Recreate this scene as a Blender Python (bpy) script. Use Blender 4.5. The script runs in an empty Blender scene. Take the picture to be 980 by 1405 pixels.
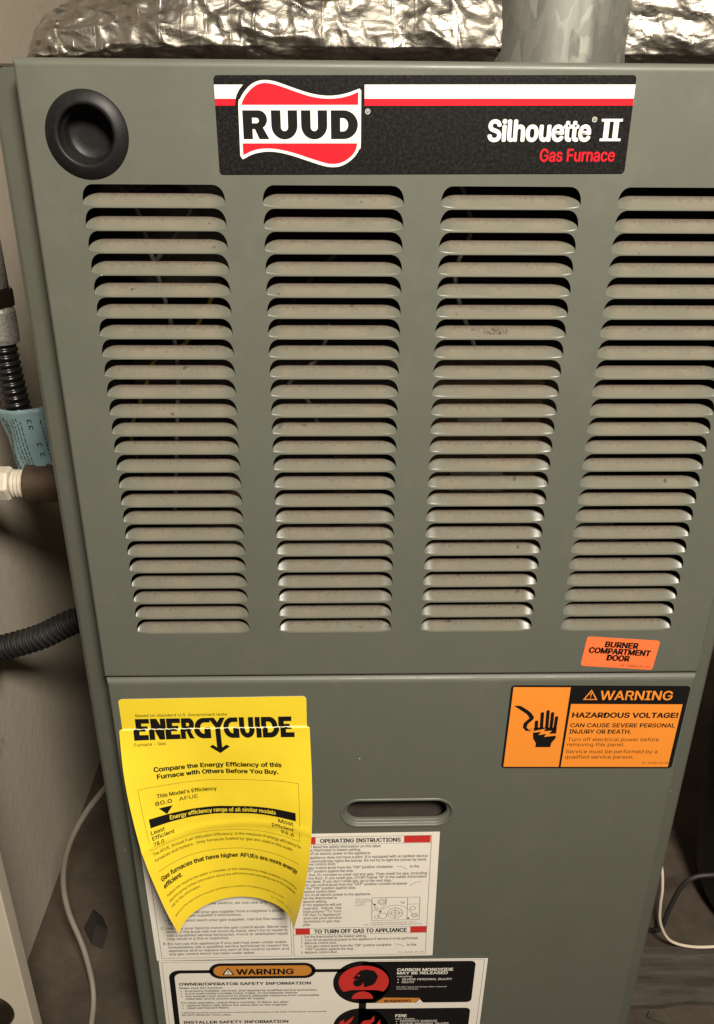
import bpy, bmesh, math, random
from mathutils import Vector, Matrix, noise
from mathutils.geometry import tessellate_polygon

random.seed(7)
SC = bpy.context.scene
COL = SC.collection

# ------------------------------------------------------------------ camera
cam_d = bpy.data.cameras.new('camera')
cam = bpy.data.objects.new('camera', cam_d); COL.objects.link(cam)
cam_d.sensor_fit = 'VERTICAL'
cam_d.sensor_height = 36.0
cam_d.lens = 1140.0 / 1405.0 * 36.0
cam_d.clip_start = 0.02
cam_d.clip_end = 50.0
rt = Vector((0.9996967, -0.02350717, 0.00734291))
up = Vector((0.00347868, 0.42995856, 0.90284192))
fw = Vector((0.02438041, 0.90254255, -0.42990993))
cam.matrix_world = Matrix(((rt.x, up.x, -fw.x, -0.04544927),
                           (rt.y, up.y, -fw.y, -0.46289275),
                           (rt.z, up.z, -fw.z, 0.83558029),
                           (0, 0, 0, 1)))
SC.camera = cam

# ------------------------------------------------------------------ world (dim room) and the ceiling lamp
world = bpy.data.worlds.new('World'); SC.world = world
world.use_nodes = True
bg = world.node_tree.nodes['Background']
bg.inputs[0].default_value = (1.0, 0.88, 0.72, 1)
bg.inputs[1].default_value = 0.05

lamp_d = bpy.data.lights.new('ceiling_lamp', 'AREA')
lamp_d.shape = 'DISK'; lamp_d.size = 0.28
lamp_d.energy = 35.0
lamp_d.color = (1.0, 0.925, 0.80)
lamp = bpy.data.objects.new('ceiling_lamp', lamp_d); COL.objects.link(lamp)
lamp.location = (0.21, -0.92, 1.52)
lamp.rotation_euler = (Vector((0.0, 0.05, 0.45)) - lamp.location).to_track_quat('-Z', 'Y').to_euler()

SC.view_settings.view_transform = 'Standard'
SC.view_settings.look = 'None'
SC.view_settings.exposure = 0.0
SC.view_settings.gamma = 1.0
SC.render.engine = 'CYCLES'
SC.cycles.use_denoising = True
SC.cycles.max_bounces = 8
SC.cycles.sample_clamp_indirect = 6.0

# ------------------------------------------------------------------ materials
class NT:
    def __init__(s, name):
        s.m = bpy.data.materials.new(name); s.m.use_nodes = True
        s.t = s.m.node_tree; s.b = s.t.nodes['Principled BSDF']
    def n(s, kind, **kw):
        nd = s.t.nodes.new(kind)
        for k, v in kw.items():
            if k.startswith('i_'):
                key = k[2:]
                key = int(key) if key.isdigit() else key.replace('_', ' ')
                nd.inputs[key].default_value = v
            else: setattr(nd, k, v)
        return nd
    def l(s, a, b): s.t.links.new(a, b)
    def coords(s, kind='Object'): return s.n('ShaderNodeTexCoord').outputs[kind]
    def noise(s, vec, scale, detail=3.0, rough=0.55, dim='3D'):
        nd = s.n('ShaderNodeTexNoise', i_Scale=scale, i_Detail=detail, i_Roughness=rough)
        s.l(vec, nd.inputs['Vector']); return nd.outputs['Fac']
    def ramp(s, fac, stops):
        r = s.n('ShaderNodeValToRGB'); e = r.color_ramp.elements
        while len(e) < len(stops): e.new(0.5)
        for el, (p, c) in zip(e, stops):
            el.position = p; el.color = (c[0], c[1], c[2], 1) if isinstance(c, tuple) else (c, c, c, 1)
        s.l(fac, r.inputs[0]); return r.outputs[0]
    def mix(s, fac, a, b):
        m = s.n('ShaderNodeMix', data_type='RGBA')
        for sock, v in ((m.inputs[0], fac), (m.inputs[6], a), (m.inputs[7], b)):
            if hasattr(v, 'is_output') or isinstance(v, bpy.types.NodeSocket): s.l(v, sock)
            elif isinstance(v, (int, float)): sock.default_value = v
            else: sock.default_value = (v[0], v[1], v[2], 1)
        return m.outputs[2]
    def math(s, op, a, b=None, clamp=False):
        m = s.n('ShaderNodeMath', operation=op, use_clamp=clamp)
        for sock, v in zip(m.inputs, (a, b)):
            if v is None: continue
            if isinstance(v, bpy.types.NodeSocket): s.l(v, sock)
            else: sock.default_value = v
        return m.outputs[0]
    def bump(s, h, strength, dist):
        b = s.n('ShaderNodeBump', i_Strength=strength, i_Distance=dist)
        s.l(h, b.inputs['Height']); s.l(b.outputs[0], s.b.inputs['Normal']); return b
    def set(s, color=None, rough=None, metal=None, spec=None):
        if color is not None:
            if isinstance(color, bpy.types.NodeSocket): s.l(color, s.b.inputs['Base Color'])
            else: s.b.inputs['Base Color'].default_value = (*color, 1)
        if rough is not None:
            if isinstance(rough, bpy.types.NodeSocket): s.l(rough, s.b.inputs['Roughness'])
            else: s.b.inputs['Roughness'].default_value = rough
        if metal is not None: s.b.inputs['Metallic'].default_value = metal
        if spec is not None: s.b.inputs['Specular IOR Level'].default_value = spec
        return s.m

def plain(name, col, rough=0.5, metal=0.0, var=0.12, scale=60.0, bump=0.0, spec=0.5):
    n = NT(name); v = n.coords()
    f = n.noise(v, scale, 4.0)
    c = n.mix(f, tuple(x * (1 - var) for x in col), tuple(min(1, x * (1 + var)) for x in col))
    n.set(c, rough, metal, spec)
    if bump: n.bump(f, bump, 0.001)
    return n.m

PAINT = (0.106, 0.110, 0.087)
def paint_mat():
    n = NT('furnace_paint'); v = n.coords()
    big = n.noise(v, 7.0, 3.0); fine = n.noise(v, 160.0, 4.0)
    c = n.mix(big, tuple(x * 0.93 for x in PAINT), tuple(x * 1.07 for x in PAINT))
    c = n.mix(n.math('MULTIPLY', n.ramp(fine, [(0.45, 0.0), (0.75, 1.0)]), 0.12), c, (0.15, 0.135, 0.105))
    # sparse paint chips and dust specks
    vo = n.n('ShaderNodeTexVoronoi', i_Scale=70.0, i_Randomness=1.0); n.l(v, vo.inputs['Vector'])
    chip = n.math('LESS_THAN', vo.outputs['Distance'], 0.035)
    rnd = n.n('ShaderNodeSeparateColor'); n.l(vo.outputs['Color'], rnd.inputs[0])
    chip = n.math('MULTIPLY', chip, n.math('GREATER_THAN', rnd.outputs[0], 0.90))
    c = n.mix(chip, c, (0.55, 0.52, 0.42))
    smear = n.noise(v, 26.0, 5.0, 0.7)
    c = n.mix(n.math('MULTIPLY', n.ramp(smear, [(0.52, 0.0), (0.72, 1.0)]), 0.16), c, (0.17, 0.155, 0.125))
    # fine handling scratches: thin stretched streaks
    sm = n.n('ShaderNodeMapping'); sm.inputs['Scale'].default_value = (14.0, 14.0, 190.0); sm.inputs['Rotation'].default_value = (0, 0.5, 0); n.l(v, sm.inputs[0])
    scr = n.ramp(n.noise(sm.outputs[0], 6.0, 2.0, 0.5), [(0.70, 0.0), (0.76, 1.0)])
    c = n.mix(n.math('MULTIPLY', scr, 0.10), c, (0.24, 0.23, 0.19))
    n.set(c, n.ramp(smear, [(0.3, 0.36), (0.7, 0.54)]), 0.0, 0.45)
    hh = n.math('ADD', n.math('MULTIPLY', n.noise(v, 900.0, 2.0), 0.02), n.math('MULTIPLY', n.noise(v, 11.0, 2.0), 1.0))
    n.bump(hh, 0.35, 0.0016)
    return n.m
M_PAINT = paint_mat()

def louver_mat(smudge=False):
    n = NT('louver_smudged_paint' if smudge else 'louver_dusty_shaded_paint'); v = n.coords()
    info = n.n('ShaderNodeObjectInfo')
    off = n.n('ShaderNodeVectorMath', operation='SCALE', i_Scale=3.7); n.l(info.outputs['Location'], off.inputs[0])
    add = n.n('ShaderNodeVectorMath', operation='ADD'); n.l(v, add.inputs[0]); n.l(off.outputs[0], add.inputs[1])
    w = add.outputs[0]
    sep = n.n('ShaderNodeSeparateXYZ'); n.l(v, sep.inputs[0])
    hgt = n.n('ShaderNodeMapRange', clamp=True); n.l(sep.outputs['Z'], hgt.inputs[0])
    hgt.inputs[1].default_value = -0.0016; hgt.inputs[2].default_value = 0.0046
    n1 = n.noise(w, 45.0, 3.0); n2 = n.noise(w, 520.0, 3.0, 0.7); n3 = n.noise(w, 1500.0, 2.0, 0.7)
    film = n.math('MULTIPLY', n.ramp(n1, [(0.3, 0.45), (0.7, 1.0)]), n.ramp(hgt.outputs[0], [(0.02, 0.55), (0.22, 0.85), (1.0, 1.0)]))
    ends = n.n('ShaderNodeMapRange', clamp=True, interpolation_type='SMOOTHSTEP'); n.l(n.math('ABSOLUTE', sep.outputs['X']), ends.inputs[0])
    ends.inputs[1].default_value = 0.0265; ends.inputs[2].default_value = 0.0345; ends.inputs[3].default_value = 1.0; ends.inputs[4].default_value = 0.25
    film = n.math('MULTIPLY', film, ends.outputs[0])          # settled dust thins out towards the pressed corners
    c = n.mix(film, PAINT, n.mix(n1, (0.176, 0.163, 0.120), (0.198, 0.170, 0.129)))
    c = n.mix(n.math('MULTIPLY', n.ramp(hgt.outputs[0], [(0.70, 0.0), (1.0, 0.85)]), n.ramp(n1, [(0.25, 0.5), (0.65, 1.0)])), c, (0.085, 0.066, 0.052))  # upper lip browned: dirt plus shade from the slot edge above, painted in
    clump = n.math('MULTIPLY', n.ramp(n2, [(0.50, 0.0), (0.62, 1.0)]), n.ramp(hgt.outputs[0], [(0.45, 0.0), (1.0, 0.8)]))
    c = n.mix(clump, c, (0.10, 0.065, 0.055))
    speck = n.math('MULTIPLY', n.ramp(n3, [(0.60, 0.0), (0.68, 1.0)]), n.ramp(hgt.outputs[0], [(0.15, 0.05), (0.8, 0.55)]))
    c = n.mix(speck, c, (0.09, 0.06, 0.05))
    blot = n.math('MULTIPLY', n.ramp(n.noise(w, 130.0, 1.0), [(0.755, 0.0), (0.785, 1.0)]), 0.8)
    c = n.mix(blot, c, (0.06, 0.05, 0.045))
    if smudge:                                  # one slat carries a sooty rubbed mark
        bx = n.math('LESS_THAN', n.math('ABSOLUTE', n.math('ADD', sep.outputs['X'], 0.0025)), 0.0070)
        bz = n.math('LESS_THAN', n.math('ABSOLUTE', n.math('SUBTRACT', sep.outputs['Z'], 0.0021)), 0.0014)
        mk = n.math('MULTIPLY', n.math('MULTIPLY', bx, bz), n.ramp(n.noise(v, 900.0, 4.0, 0.75), [(0.46, 0.0), (0.58, 0.9)]))
        c = n.mix(mk, c, (0.035, 0.030, 0.027))
    n.set(c, n.ramp(film, [(0.15, 0.27), (0.45, 0.45), (0.8, 0.80)]), 0.0, 0.5)
    n.l(n.ramp(film, [(0.12, 0.24), (0.35, 0.10), (0.6, 0.03)]), n.b.inputs['Specular IOR Level'])
    n.bump(n2, 0.15, 0.0003)
    return n.m
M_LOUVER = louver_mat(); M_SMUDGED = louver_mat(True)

M_BLACKPLASTIC = plain('black_plastic', (0.011, 0.010, 0.010), 0.46, var=0.45, scale=260, bump=0.05, spec=0.25)
M_INK = plain('black_ink', (0.009, 0.008, 0.008), 0.5, var=0.2, spec=0.12)
M_WHITEINK = plain('white_print', (0.80, 0.78, 0.70), 0.45, var=0.03)
M_RED = plain('red_print', (0.74, 0.013, 0.024), 0.45, var=0.05, spec=0.15)
M_LABELRED = plain('label_red_print', (0.60, 0.030, 0.024), 0.5, var=0.08)
M_ORANGE = plain('orange_print', (0.86, 0.27, 0.032), 0.42, var=0.04)
M_FLUOR = plain('fluorescent_orange_paper', (0.92, 0.180, 0.050), 0.5, var=0.04)
M_PILL = plain('amber_print', (0.62, 0.24, 0.035), 0.5, var=0.06)
M_PAPER = plain('white_label_paper', (0.84, 0.78, 0.685), 0.55, var=0.06, scale=30)
M_GREYINK = plain('grey_small_print', (0.022, 0.019, 0.017), 0.55, var=0.2, spec=0.2)
M_BACK = plain('label_back_paper', (0.78, 0.70, 0.60), 0.6, var=0.05)
M_CREASE = plain('worn_crease_fibre', (0.86, 0.80, 0.55), 0.6, var=0.1, scale=400)
def badge_mat():
    n = NT('badge_black_vinyl'); v = n.coords()
    f = n.noise(v, 620.0, 3.0, 0.6)
    c = n.ramp(f, [(0.45, (0.006, 0.0055, 0.005)), (0.62, (0.011, 0.010, 0.0095)), (0.75, (0.020, 0.018, 0.017))])
    n.set(c, n.ramp(f, [(0.4, 0.40), (0.7, 0.6)]), 0.0, 0.16); n.bump(f, 0.12, 0.0002); return n.m
M_BADGE = badge_mat()
def yellow_mat():
    n = NT('yellow_label_stock'); v = n.coords()
    f = n.noise(v, 25.0, 4.0)
    n.set(n.mix(f, (0.83, 0.60, 0.028), (0.88, 0.68, 0.040)), 0.40, 0.0, 0.5)
    n.bump(n.noise(v, 90.0, 3.0), 0.10, 0.0015); return n.m
M_YELLOW = yellow_mat()
M_YELLOWINK = plain('yellow_print', (0.86, 0.66, 0.05), 0.4, var=0.04)

def foil_mat():
    n = NT('aluminium_foil_wrap'); v = n.coords()
    f = n.noise(v, 60.0, 5.0, 0.65); g = n.noise(v, 260.0, 3.0)
    # scrim threads show as a fine grid under the foil
    sep = n.n('ShaderNodeSeparateXYZ'); n.l(v, sep.inputs[0])
    wx = n.math('SINE', n.math('MULTIPLY', n.math('ADD', sep.outputs[0], n.math('MULTIPLY', f, 0.004)), 2 * math.pi / 0.0135))
    thread = n.math('MULTIPLY', n.ramp(wx, [(0.93, 0.0), (0.99, 1.0)]), n.ramp(n.noise(v, 35.0, 2.0), [(0.5, 0.0), (0.6, 1.0)]))
    c = n.mix(f, (0.27, 0.245, 0.205), (0.40, 0.37, 0.32))
    stain = n.ramp(n.noise(v, 22.0, 4.0, 0.7), [(0.60, 0.0), (0.75, 0.5)])
    c = n.mix(stain, c, (0.30, 0.20, 0.11))
    n.set(c, n.ramp(f, [(0.3, 0.32), (0.7, 0.64)]), 1.0)
    h = n.math('ADD', n.math('MULTIPLY', g, 0.5), n.math('MULTIPLY', thread, 0.5))
    mp = n.n('ShaderNodeMapping'); mp.inputs['Scale'].default_value = (0.7, 1.0, 1.3); mp.inputs['Rotation'].default_value = (0.3, 0.5, 0.2); n.l(v, mp.inputs[0])
    dn = n.n('ShaderNodeTexNoise', i_Scale=40.0, i_Detail=2.0); n.l(mp.outputs[0], dn.inputs['Vector'])
    sc = n.n('ShaderNodeVectorMath', operation='SCALE', i_Scale=0.02); n.l(dn.outputs['Color'], sc.inputs[0])
    av = n.n('ShaderNodeVectorMath', operation='ADD'); n.l(mp.outputs[0], av.inputs[0]); n.l(sc.outputs[0], av.inputs[1])
    v1 = n.n('ShaderNodeTexVoronoi', i_Scale=75.0); n.l(av.outputs[0], v1.inputs['Vector'])
    v2 = n.n('ShaderNodeTexVoronoi', i_Scale=190.0); n.l(av.outputs[0], v2.inputs['Vector'])
    fac = n.math('ADD', n.math('MULTIPLY', v1.outputs['Distance'], 3.0), n.math('MULTIPLY', v2.outputs['Distance'], 0.9))
    n.bump(n.math('ADD', n.math('ADD', h, f), fac), 0.60, 0.001)
    return n.m
M_FOIL = foil_mat()
def galv_mat():
    n = NT('galvanised_steel'); v = n.coords()
    mp = n.n('ShaderNodeMapping'); mp.inputs['Scale'].default_value = (1, 1, 0.42); n.l(v, mp.inputs[0])
    d = n.n('ShaderNodeTexNoise', i_Scale=70.0, i_Detail=4.0); n.l(mp.outputs[0], d.inputs['Vector'])
    ad = n.n('ShaderNodeVectorMath', operation='SCALE', i_Scale=0.018); n.l(d.outputs['Color'], ad.inputs[0])
    a2 = n.n('ShaderNodeVectorMath', operation='ADD'); n.l(mp.outputs[0], a2.inputs[0]); n.l(ad.outputs[0], a2.inputs[1])
    vo = n.n('ShaderNodeTexVoronoi', i_Scale=150.0); n.l(a2.outputs[0], vo.inputs['Vector'])
    sp = n.n('ShaderNodeSeparateColor'); n.l(vo.outputs['Color'], sp.inputs[0])
    c = n.ramp(sp.outputs[0], [(0.0, (0.20, 0.197, 0.174)), (0.35, (0.225, 0.22, 0.196)), (0.75, (0.245, 0.241, 0.214)), (0.93, (0.29, 0.284, 0.25))])
    drip = n.ramp(n.noise(mp.outputs[0], 48.0, 3.0, 0.5), [(0.56, 0.0), (0.585, 1.0)])
    c = n.mix(n.math('MULTIPLY', drip, 0.20), c, (0.42, 0.405, 0.345))
    fine = n.noise(mp.outputs[0], 420.0, 3.0, 0.7); c = n.mix(n.math('MULTIPLY', n.ramp(fine, [(0.4, 0.0), (0.7, 1.0)]), 0.4), c, (0.20, 0.195, 0.17))
    dark = n.ramp(n.noise(mp.outputs[0], 75.0, 2.0), [(0.70, 0.0), (0.73, 0.7)])
    c = n.mix(dark, c, (0.11, 0.105, 0.09))
    n.set(c, n.ramp(sp.outputs[1], [(0.0, 0.42), (1.0, 0.6)]), 0.55); return n.m
M_GALV = galv_mat()
def wall_mat():
    n = NT('beige_wall_paint'); v = n.coords()
    f = n.noise(v, 5.0, 4.0); g = n.noise(v, 60.0, 4.0, 0.6)
    c = n.mix(f, (0.54, 0.465, 0.375), (0.61, 0.53, 0.43))
    mark = n.ramp(n.noise(v, 14.0, 5.0, 0.7), [(0.66, 0.0), (0.74, 0.45)])
    c = n.mix(mark, c, (0.20, 0.15, 0.10))
    scf = n.ramp(n.noise(v, 40.0, 6.0, 0.75), [(0.62, 0.0), (0.70, 0.35)]); c = n.mix(scf, c, (0.30, 0.245, 0.185))
    n.set(c, 0.62); n.bump(g, 0.30, 0.002); return n.m
M_WALL = wall_mat()
def floor_mat():
    n = NT('dirty_concrete_floor'); v = n.coords()
    f = n.noise(v, 9.0, 6.0, 0.65); g = n.noise(v, 55.0, 5.0, 0.7)
    c = n.ramp(f, [(0.30, (0.035, 0.024, 0.016)), (0.52, (0.075, 0.055, 0.038)), (0.72, (0.12, 0.092, 0.066))])
    pit = n.ramp(g, [(0.28, 1.0), (0.40, 0.0)])
    c = n.mix(n.math('MULTIPLY', pit, 0.7), c, (0.05, 0.035, 0.025))
    n.set(c, 0.85); n.bump(n.math('ADD', f, g), 0.4, 0.003); return n.m
M_FLOOR = floor_mat()
def board_mat():
    n = NT('grey_weathered_board'); v = n.coords()
    mp = n.n('ShaderNodeMapping'); mp.inputs['Scale'].default_value = (0.15, 1, 1); n.l(v, mp.inputs[0])
    f = n.noise(mp.outputs[0], 110.0, 4.0, 0.6)
    c = n.ramp(f, [(0.3, (0.035, 0.027, 0.02)), (0.6, (0.075, 0.062, 0.047)), (0.8, (0.12, 0.10, 0.078))])
    blot = n.ramp(n.noise(v, 38.0, 2.0), [(0.66, 0.0), (0.70, 0.8)])
    c = n.mix(blot, c, (0.06, 0.045, 0.03))
    n.set(c, 0.8); n.bump(f, 0.4, 0.001); return n.m
M_BOARD = board_mat()
M_DOORPAINT = plain('cream_door_paint', (0.52, 0.46, 0.37), 0.45, var=0.04, scale=12)
M_BRASS = plain('worn_brass', (0.55, 0.46, 0.30), 0.30, 1.0, var=0.25, scale=90)
M_DARKMETAL = plain('dark_bronze', (0.06, 0.045, 0.03), 0.35, 0.8, var=0.4, scale=150)
M_CORR = plain('black_conduit_plastic', (0.010, 0.009, 0.009), 0.26, var=0.3, scale=90)
def dustyhose():
    n = NT('dusty_black_hose'); v = n.coords()
    d = n.ramp(n.noise(v, 40.0, 3.0), [(0.48, 0.0), (0.7, 0.75)])
    n.set(n.mix(d, (0.008, 0.0075, 0.007), (0.026, 0.021, 0.017)), 0.6); return n.m
M_HOSE = dustyhose()
def zinc():
    n = NT('cast_zinc'); v = n.coords()
    f = n.noise(v, 650.0, 4.0, 0.8)
    n.set(n.ramp(f, [(0.3, (0.12, 0.11, 0.10)), (0.55, (0.36, 0.34, 0.30)), (0.75, (0.60, 0.57, 0.50))]), 0.5, 0.5)
    n.bump(f, 0.6, 0.0006); return n.m
M_ZINC = zinc()
M_RUST = plain('rusty_black_iron', (0.075, 0.048, 0.028), 0.6, 0.2, var=0.5, scale=110, bump=0.4)
M_NUT = plain('white_painted_nut', (0.66, 0.58, 0.48), 0.5, var=0.25, scale=180, bump=0.3)
def bluetag():
    n = NT('blue_tag_paper'); v = n.coords()
    f = n.noise(v, 60.0, 3.0)
    n.set(n.mix(f, (0.16, 0.25, 0.27), (0.23, 0.34, 0.36)), 0.45); n.bump(n.noise(v, 120.0, 3.0), 0.4, 0.001); return n.m
M_BLUE = bluetag()
M_CABLE = plain('grey_cable_sheath', (0.27, 0.23, 0.185), 0.5, var=0.15)
M_WHITECABLE = plain('white_cable_sheath', (0.78, 0.66, 0.52), 0.45, var=0.1, scale=120)
M_DARKCABLE = plain('dark_cable_sheath', (0.03, 0.026, 0.022), 0.5)
M_BIN = plain('dark_brown_plastic', (0.022, 0.016, 0.011), 0.5, var=0.3, scale=20)
M_INNER = plain('sooty_sheet_metal', (0.085, 0.062, 0.052), 0.6, 0.2, var=0.5, scale=40)
M_INNERGREY = plain('dull_grey_casting', (0.36, 0.33, 0.29), 0.5, 0.3, var=0.3, scale=60)
M_BROWNPLATE = plain('brown_coated_plate', (0.22, 0.145, 0.075), 0.5, 0.2, var=0.4, scale=50)
M_WIREY = plain('yellow_wire', (0.62, 0.42, 0.08), 0.5)
M_WIREW = plain('pale_wire', (0.62, 0.57, 0.48), 0.5)
M_TAGW = plain('pale_rating_plate', (0.60, 0.54, 0.46), 0.5)
M_DUSTSHADE = plain('dusty_shade_sheet', (0.045, 0.034, 0.026), 0.9, var=0.4, scale=80)  # dust on the top panel, painted shade on the hand hold back
M_LEAF = plain('dark_scrap_paper', (0.022, 0.016, 0.012), 0.85, var=0.4)

# ------------------------------------------------------------------ mesh helpers
class MB:
    def __init__(s): s.v = []; s.f = []; s.m = []; s.mi = 0
    def add(s, vs, fs):
        o = len(s.v); s.v += [tuple(p) for p in vs]
        for f in fs: s.f.append(tuple(i + o for i in f)); s.m.append(s.mi)
    def box(s, x0, x1, y0, y1, z0, z1):
        s.add([(x0, y0, z0), (x1, y0, z0), (x1, y1, z0), (x0, y1, z0), (x0, y0, z1), (x1, y0, z1), (x1, y1, z1), (x0, y1, z1)],
              [(0, 3, 2, 1), (4, 5, 6, 7), (0, 1, 5, 4), (1, 2, 6, 5), (2, 3, 7, 6), (3, 0, 4, 7)])
    def grid(s, rows, closed=False):
        n = len(rows[0]); vs = [p for r in rows for p in r]; fs = []
        for i in range(len(rows) - 1):
            for j in range(n if closed else n - 1):
                k = (j + 1) % n
                fs.append((i * n + j, i * n + k, (i + 1) * n + k, (i + 1) * n + j))
        s.add(vs, fs)
    def build(s, name, mats, parent=None, smooth=False, bevel=0.0):
        me = bpy.data.meshes.new(name); me.from_pydata(s.v, [], s.f)
        mats = mats if isinstance(mats, (list, tuple)) else [mats]
        for m in mats: me.materials.append(m)
        if len(mats) > 1: me.polygons.foreach_set('material_index', s.m)
        if smooth: me.polygons.foreach_set('use_smooth', [True] * len(me.polygons))
        me.update()
        return link(name, me, parent, bevel)
def link(name, me, parent=None, bevel=0.0):
    o = bpy.data.objects.new(name, me); COL.objects.link(o)
    if parent: o.parent = parent
    if bevel:
        b = o.modifiers.new('bevel', 'BEVEL'); b.width = bevel; b.segments = 3; b.limit_method = 'ANGLE'
    return o
def recalc(o):
    bm = bmesh.new(); bm.from_mesh(o.data); bmesh.ops.recalc_face_normals(bm, faces=bm.faces); bm.to_mesh(o.data); bm.free(); return o
def thing(name, label, cat, loc=(0, 0, 0), group=None):
    o = bpy.data.objects.new(name, None); COL.objects.link(o); o.location = loc
    o.empty_display_size = 0.05
    return tag(o, label, cat, group)
def tag(o, label, cat, group=None):
    o['label'] = label; o['category'] = cat
    if group: o['group'] = group
    return o
def struct(o): o['kind'] = 'structure'; return o

def spline(pts, per=10):
    P = [Vector(p) for p in pts]; out = []
    for i in range(len(P) - 1):
        a = P[max(i - 1, 0)]; b = P[i]; c = P[i + 1]; d = P[min(i + 2, len(P) - 1)]
        for k in range(per):
            t = k / per
            out.append(0.5 * ((2 * b) + (c - a) * t + (2 * a - 5 * b + 4 * c - d) * t * t + (3 * b - a - 3 * c + d) * t ** 3))
    out.append(P[-1]); return out
def resample(pts, step):
    out = [pts[0].copy()]; acc = 0.0
    for a, b in zip(pts, pts[1:]):
        L = (b - a).length
        while L > 0 and acc + L >= step:
            t = (step - acc) / L; a = a.lerp(b, t); out.append(a.copy()); L = (b - a).length; acc = 0.0
        acc += L
    return out
def tube(mb, pts, rad, seg=12, cap=True, squash=1.0):
    rows = []; prev = None; dist = 0.0
    for i, p in enumerate(pts):
        t = (pts[min(i + 1, len(pts) - 1)] - pts[max(i - 1, 0)]).normalized()
        if prev is None:
            n = t.orthogonal().normalized()
        else:
            n = (prev - t * prev.dot(t)).normalized()
        prev = n; b = t.cross(n)
        if i: dist += (p - pts[i - 1]).length
        r = rad(dist) if callable(rad) else rad
        rows.append([p + (n * math.cos(2 * math.pi * k / seg) + b * math.sin(2 * math.pi * k / seg) * squash) * r for k in range(seg)])
    mb.grid(rows, True)
    if cap:
        o = len(mb.v); n = seg
        mb.f.append(tuple(range(o - n, o))); mb.m.append(mb.mi)
        st = o - n * len(rows); mb.f.append(tuple(reversed(range(st, st + n)))); mb.m.append(mb.mi)
def lathe(mb, prof, center, axis='y', seg=48, capend=False):
    rows = []
    for r, h in prof:
        row = []
        for k in range(seg):
            a = 2 * math.pi * k / seg; c, s = r * math.cos(a), r * math.sin(a)
            q = {'y': (c, h, s), 'z': (c, s, h), 'x': (h, c, s)}[axis]
            row.append((center[0] + q[0], center[1] + q[1], center[2] + q[2]))
        rows.append(row)
    mb.grid(rows, True)
    if capend:
        o = len(mb.v); mb.f.append(tuple(range(o - seg, o))); mb.m.append(mb.mi)

def fill(outer, holes=()):
    """2-D polygon with holes -> verts, tris"""
    polys = [[Vector((x, y, 0)) for x, y in outer]] + [[Vector((x, y, 0)) for x, y in h] for h in holes]
    flat = [p for q in polys for p in q]
    return [(p.x, p.y) for p in flat], [tuple(t) for t in tessellate_polygon(polys)]
def arc(cx, cy, rx, ry, a0, a1, n=10):
    return [(cx + rx * math.cos(math.radians(a0 + (a1 - a0) * i / n)), cy + ry * math.sin(math.radians(a0 + (a1 - a0) * i / n))) for i in range(n + 1)]
def rrect(x0, x1, y0, y1, r, n=6):
    return arc(x1 - r, y0 + r, r, r, -90, 0, n) + arc(x1 - r, y1 - r, r, r, 0, 90, n) + arc(x0 + r, y1 - r, r, r, 90, 180, n) + arc(x0 + r, y0 + r, r, r, 180, 270, n)
def stadium(cx, cz, hw, hh, n=14):
    return arc(cx + hw - hh, cz, hh, hh, -90, 90, n) + arc(cx - hw + hh, cz, hh, hh, 90, 270, n)

# ------------------------------------------------------------------ flat print: everything in label mm (u right, v down)
_fc = bpy.data.curves.new('type_setter', 'FONT'); _fo = bpy.data.objects.new('type_setter', _fc); COL.objects.link(_fo)
_fc.resolution_u = 3
try:                                            # Blender's own bundled grotesque; the built-in face if it is missing
    import os
    _fc.font = bpy.data.fonts.load(os.path.join(bpy.utils.resource_path('LOCAL'), 'datafiles', 'fonts', 'Inter.woff2'))
except Exception as e:
    print('font', e)
def _text_raw(s):
    _fc.body = s; _fc.size = 1.0
    bpy.context.view_layer.update()
    ev = _fo.evaluated_get(bpy.context.evaluated_depsgraph_get())
    me = ev.to_mesh()
    vs = [(v.co.x, v.co.y) for v in me.vertices]; fs = [tuple(p.vertices) for p in me.polygons]
    ev.to_mesh_clear(); return vs, fs
_vs, _ = _text_raw('H'); CAPH = max(y for _, y in _vs) - min(y for _, y in _vs)
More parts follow.
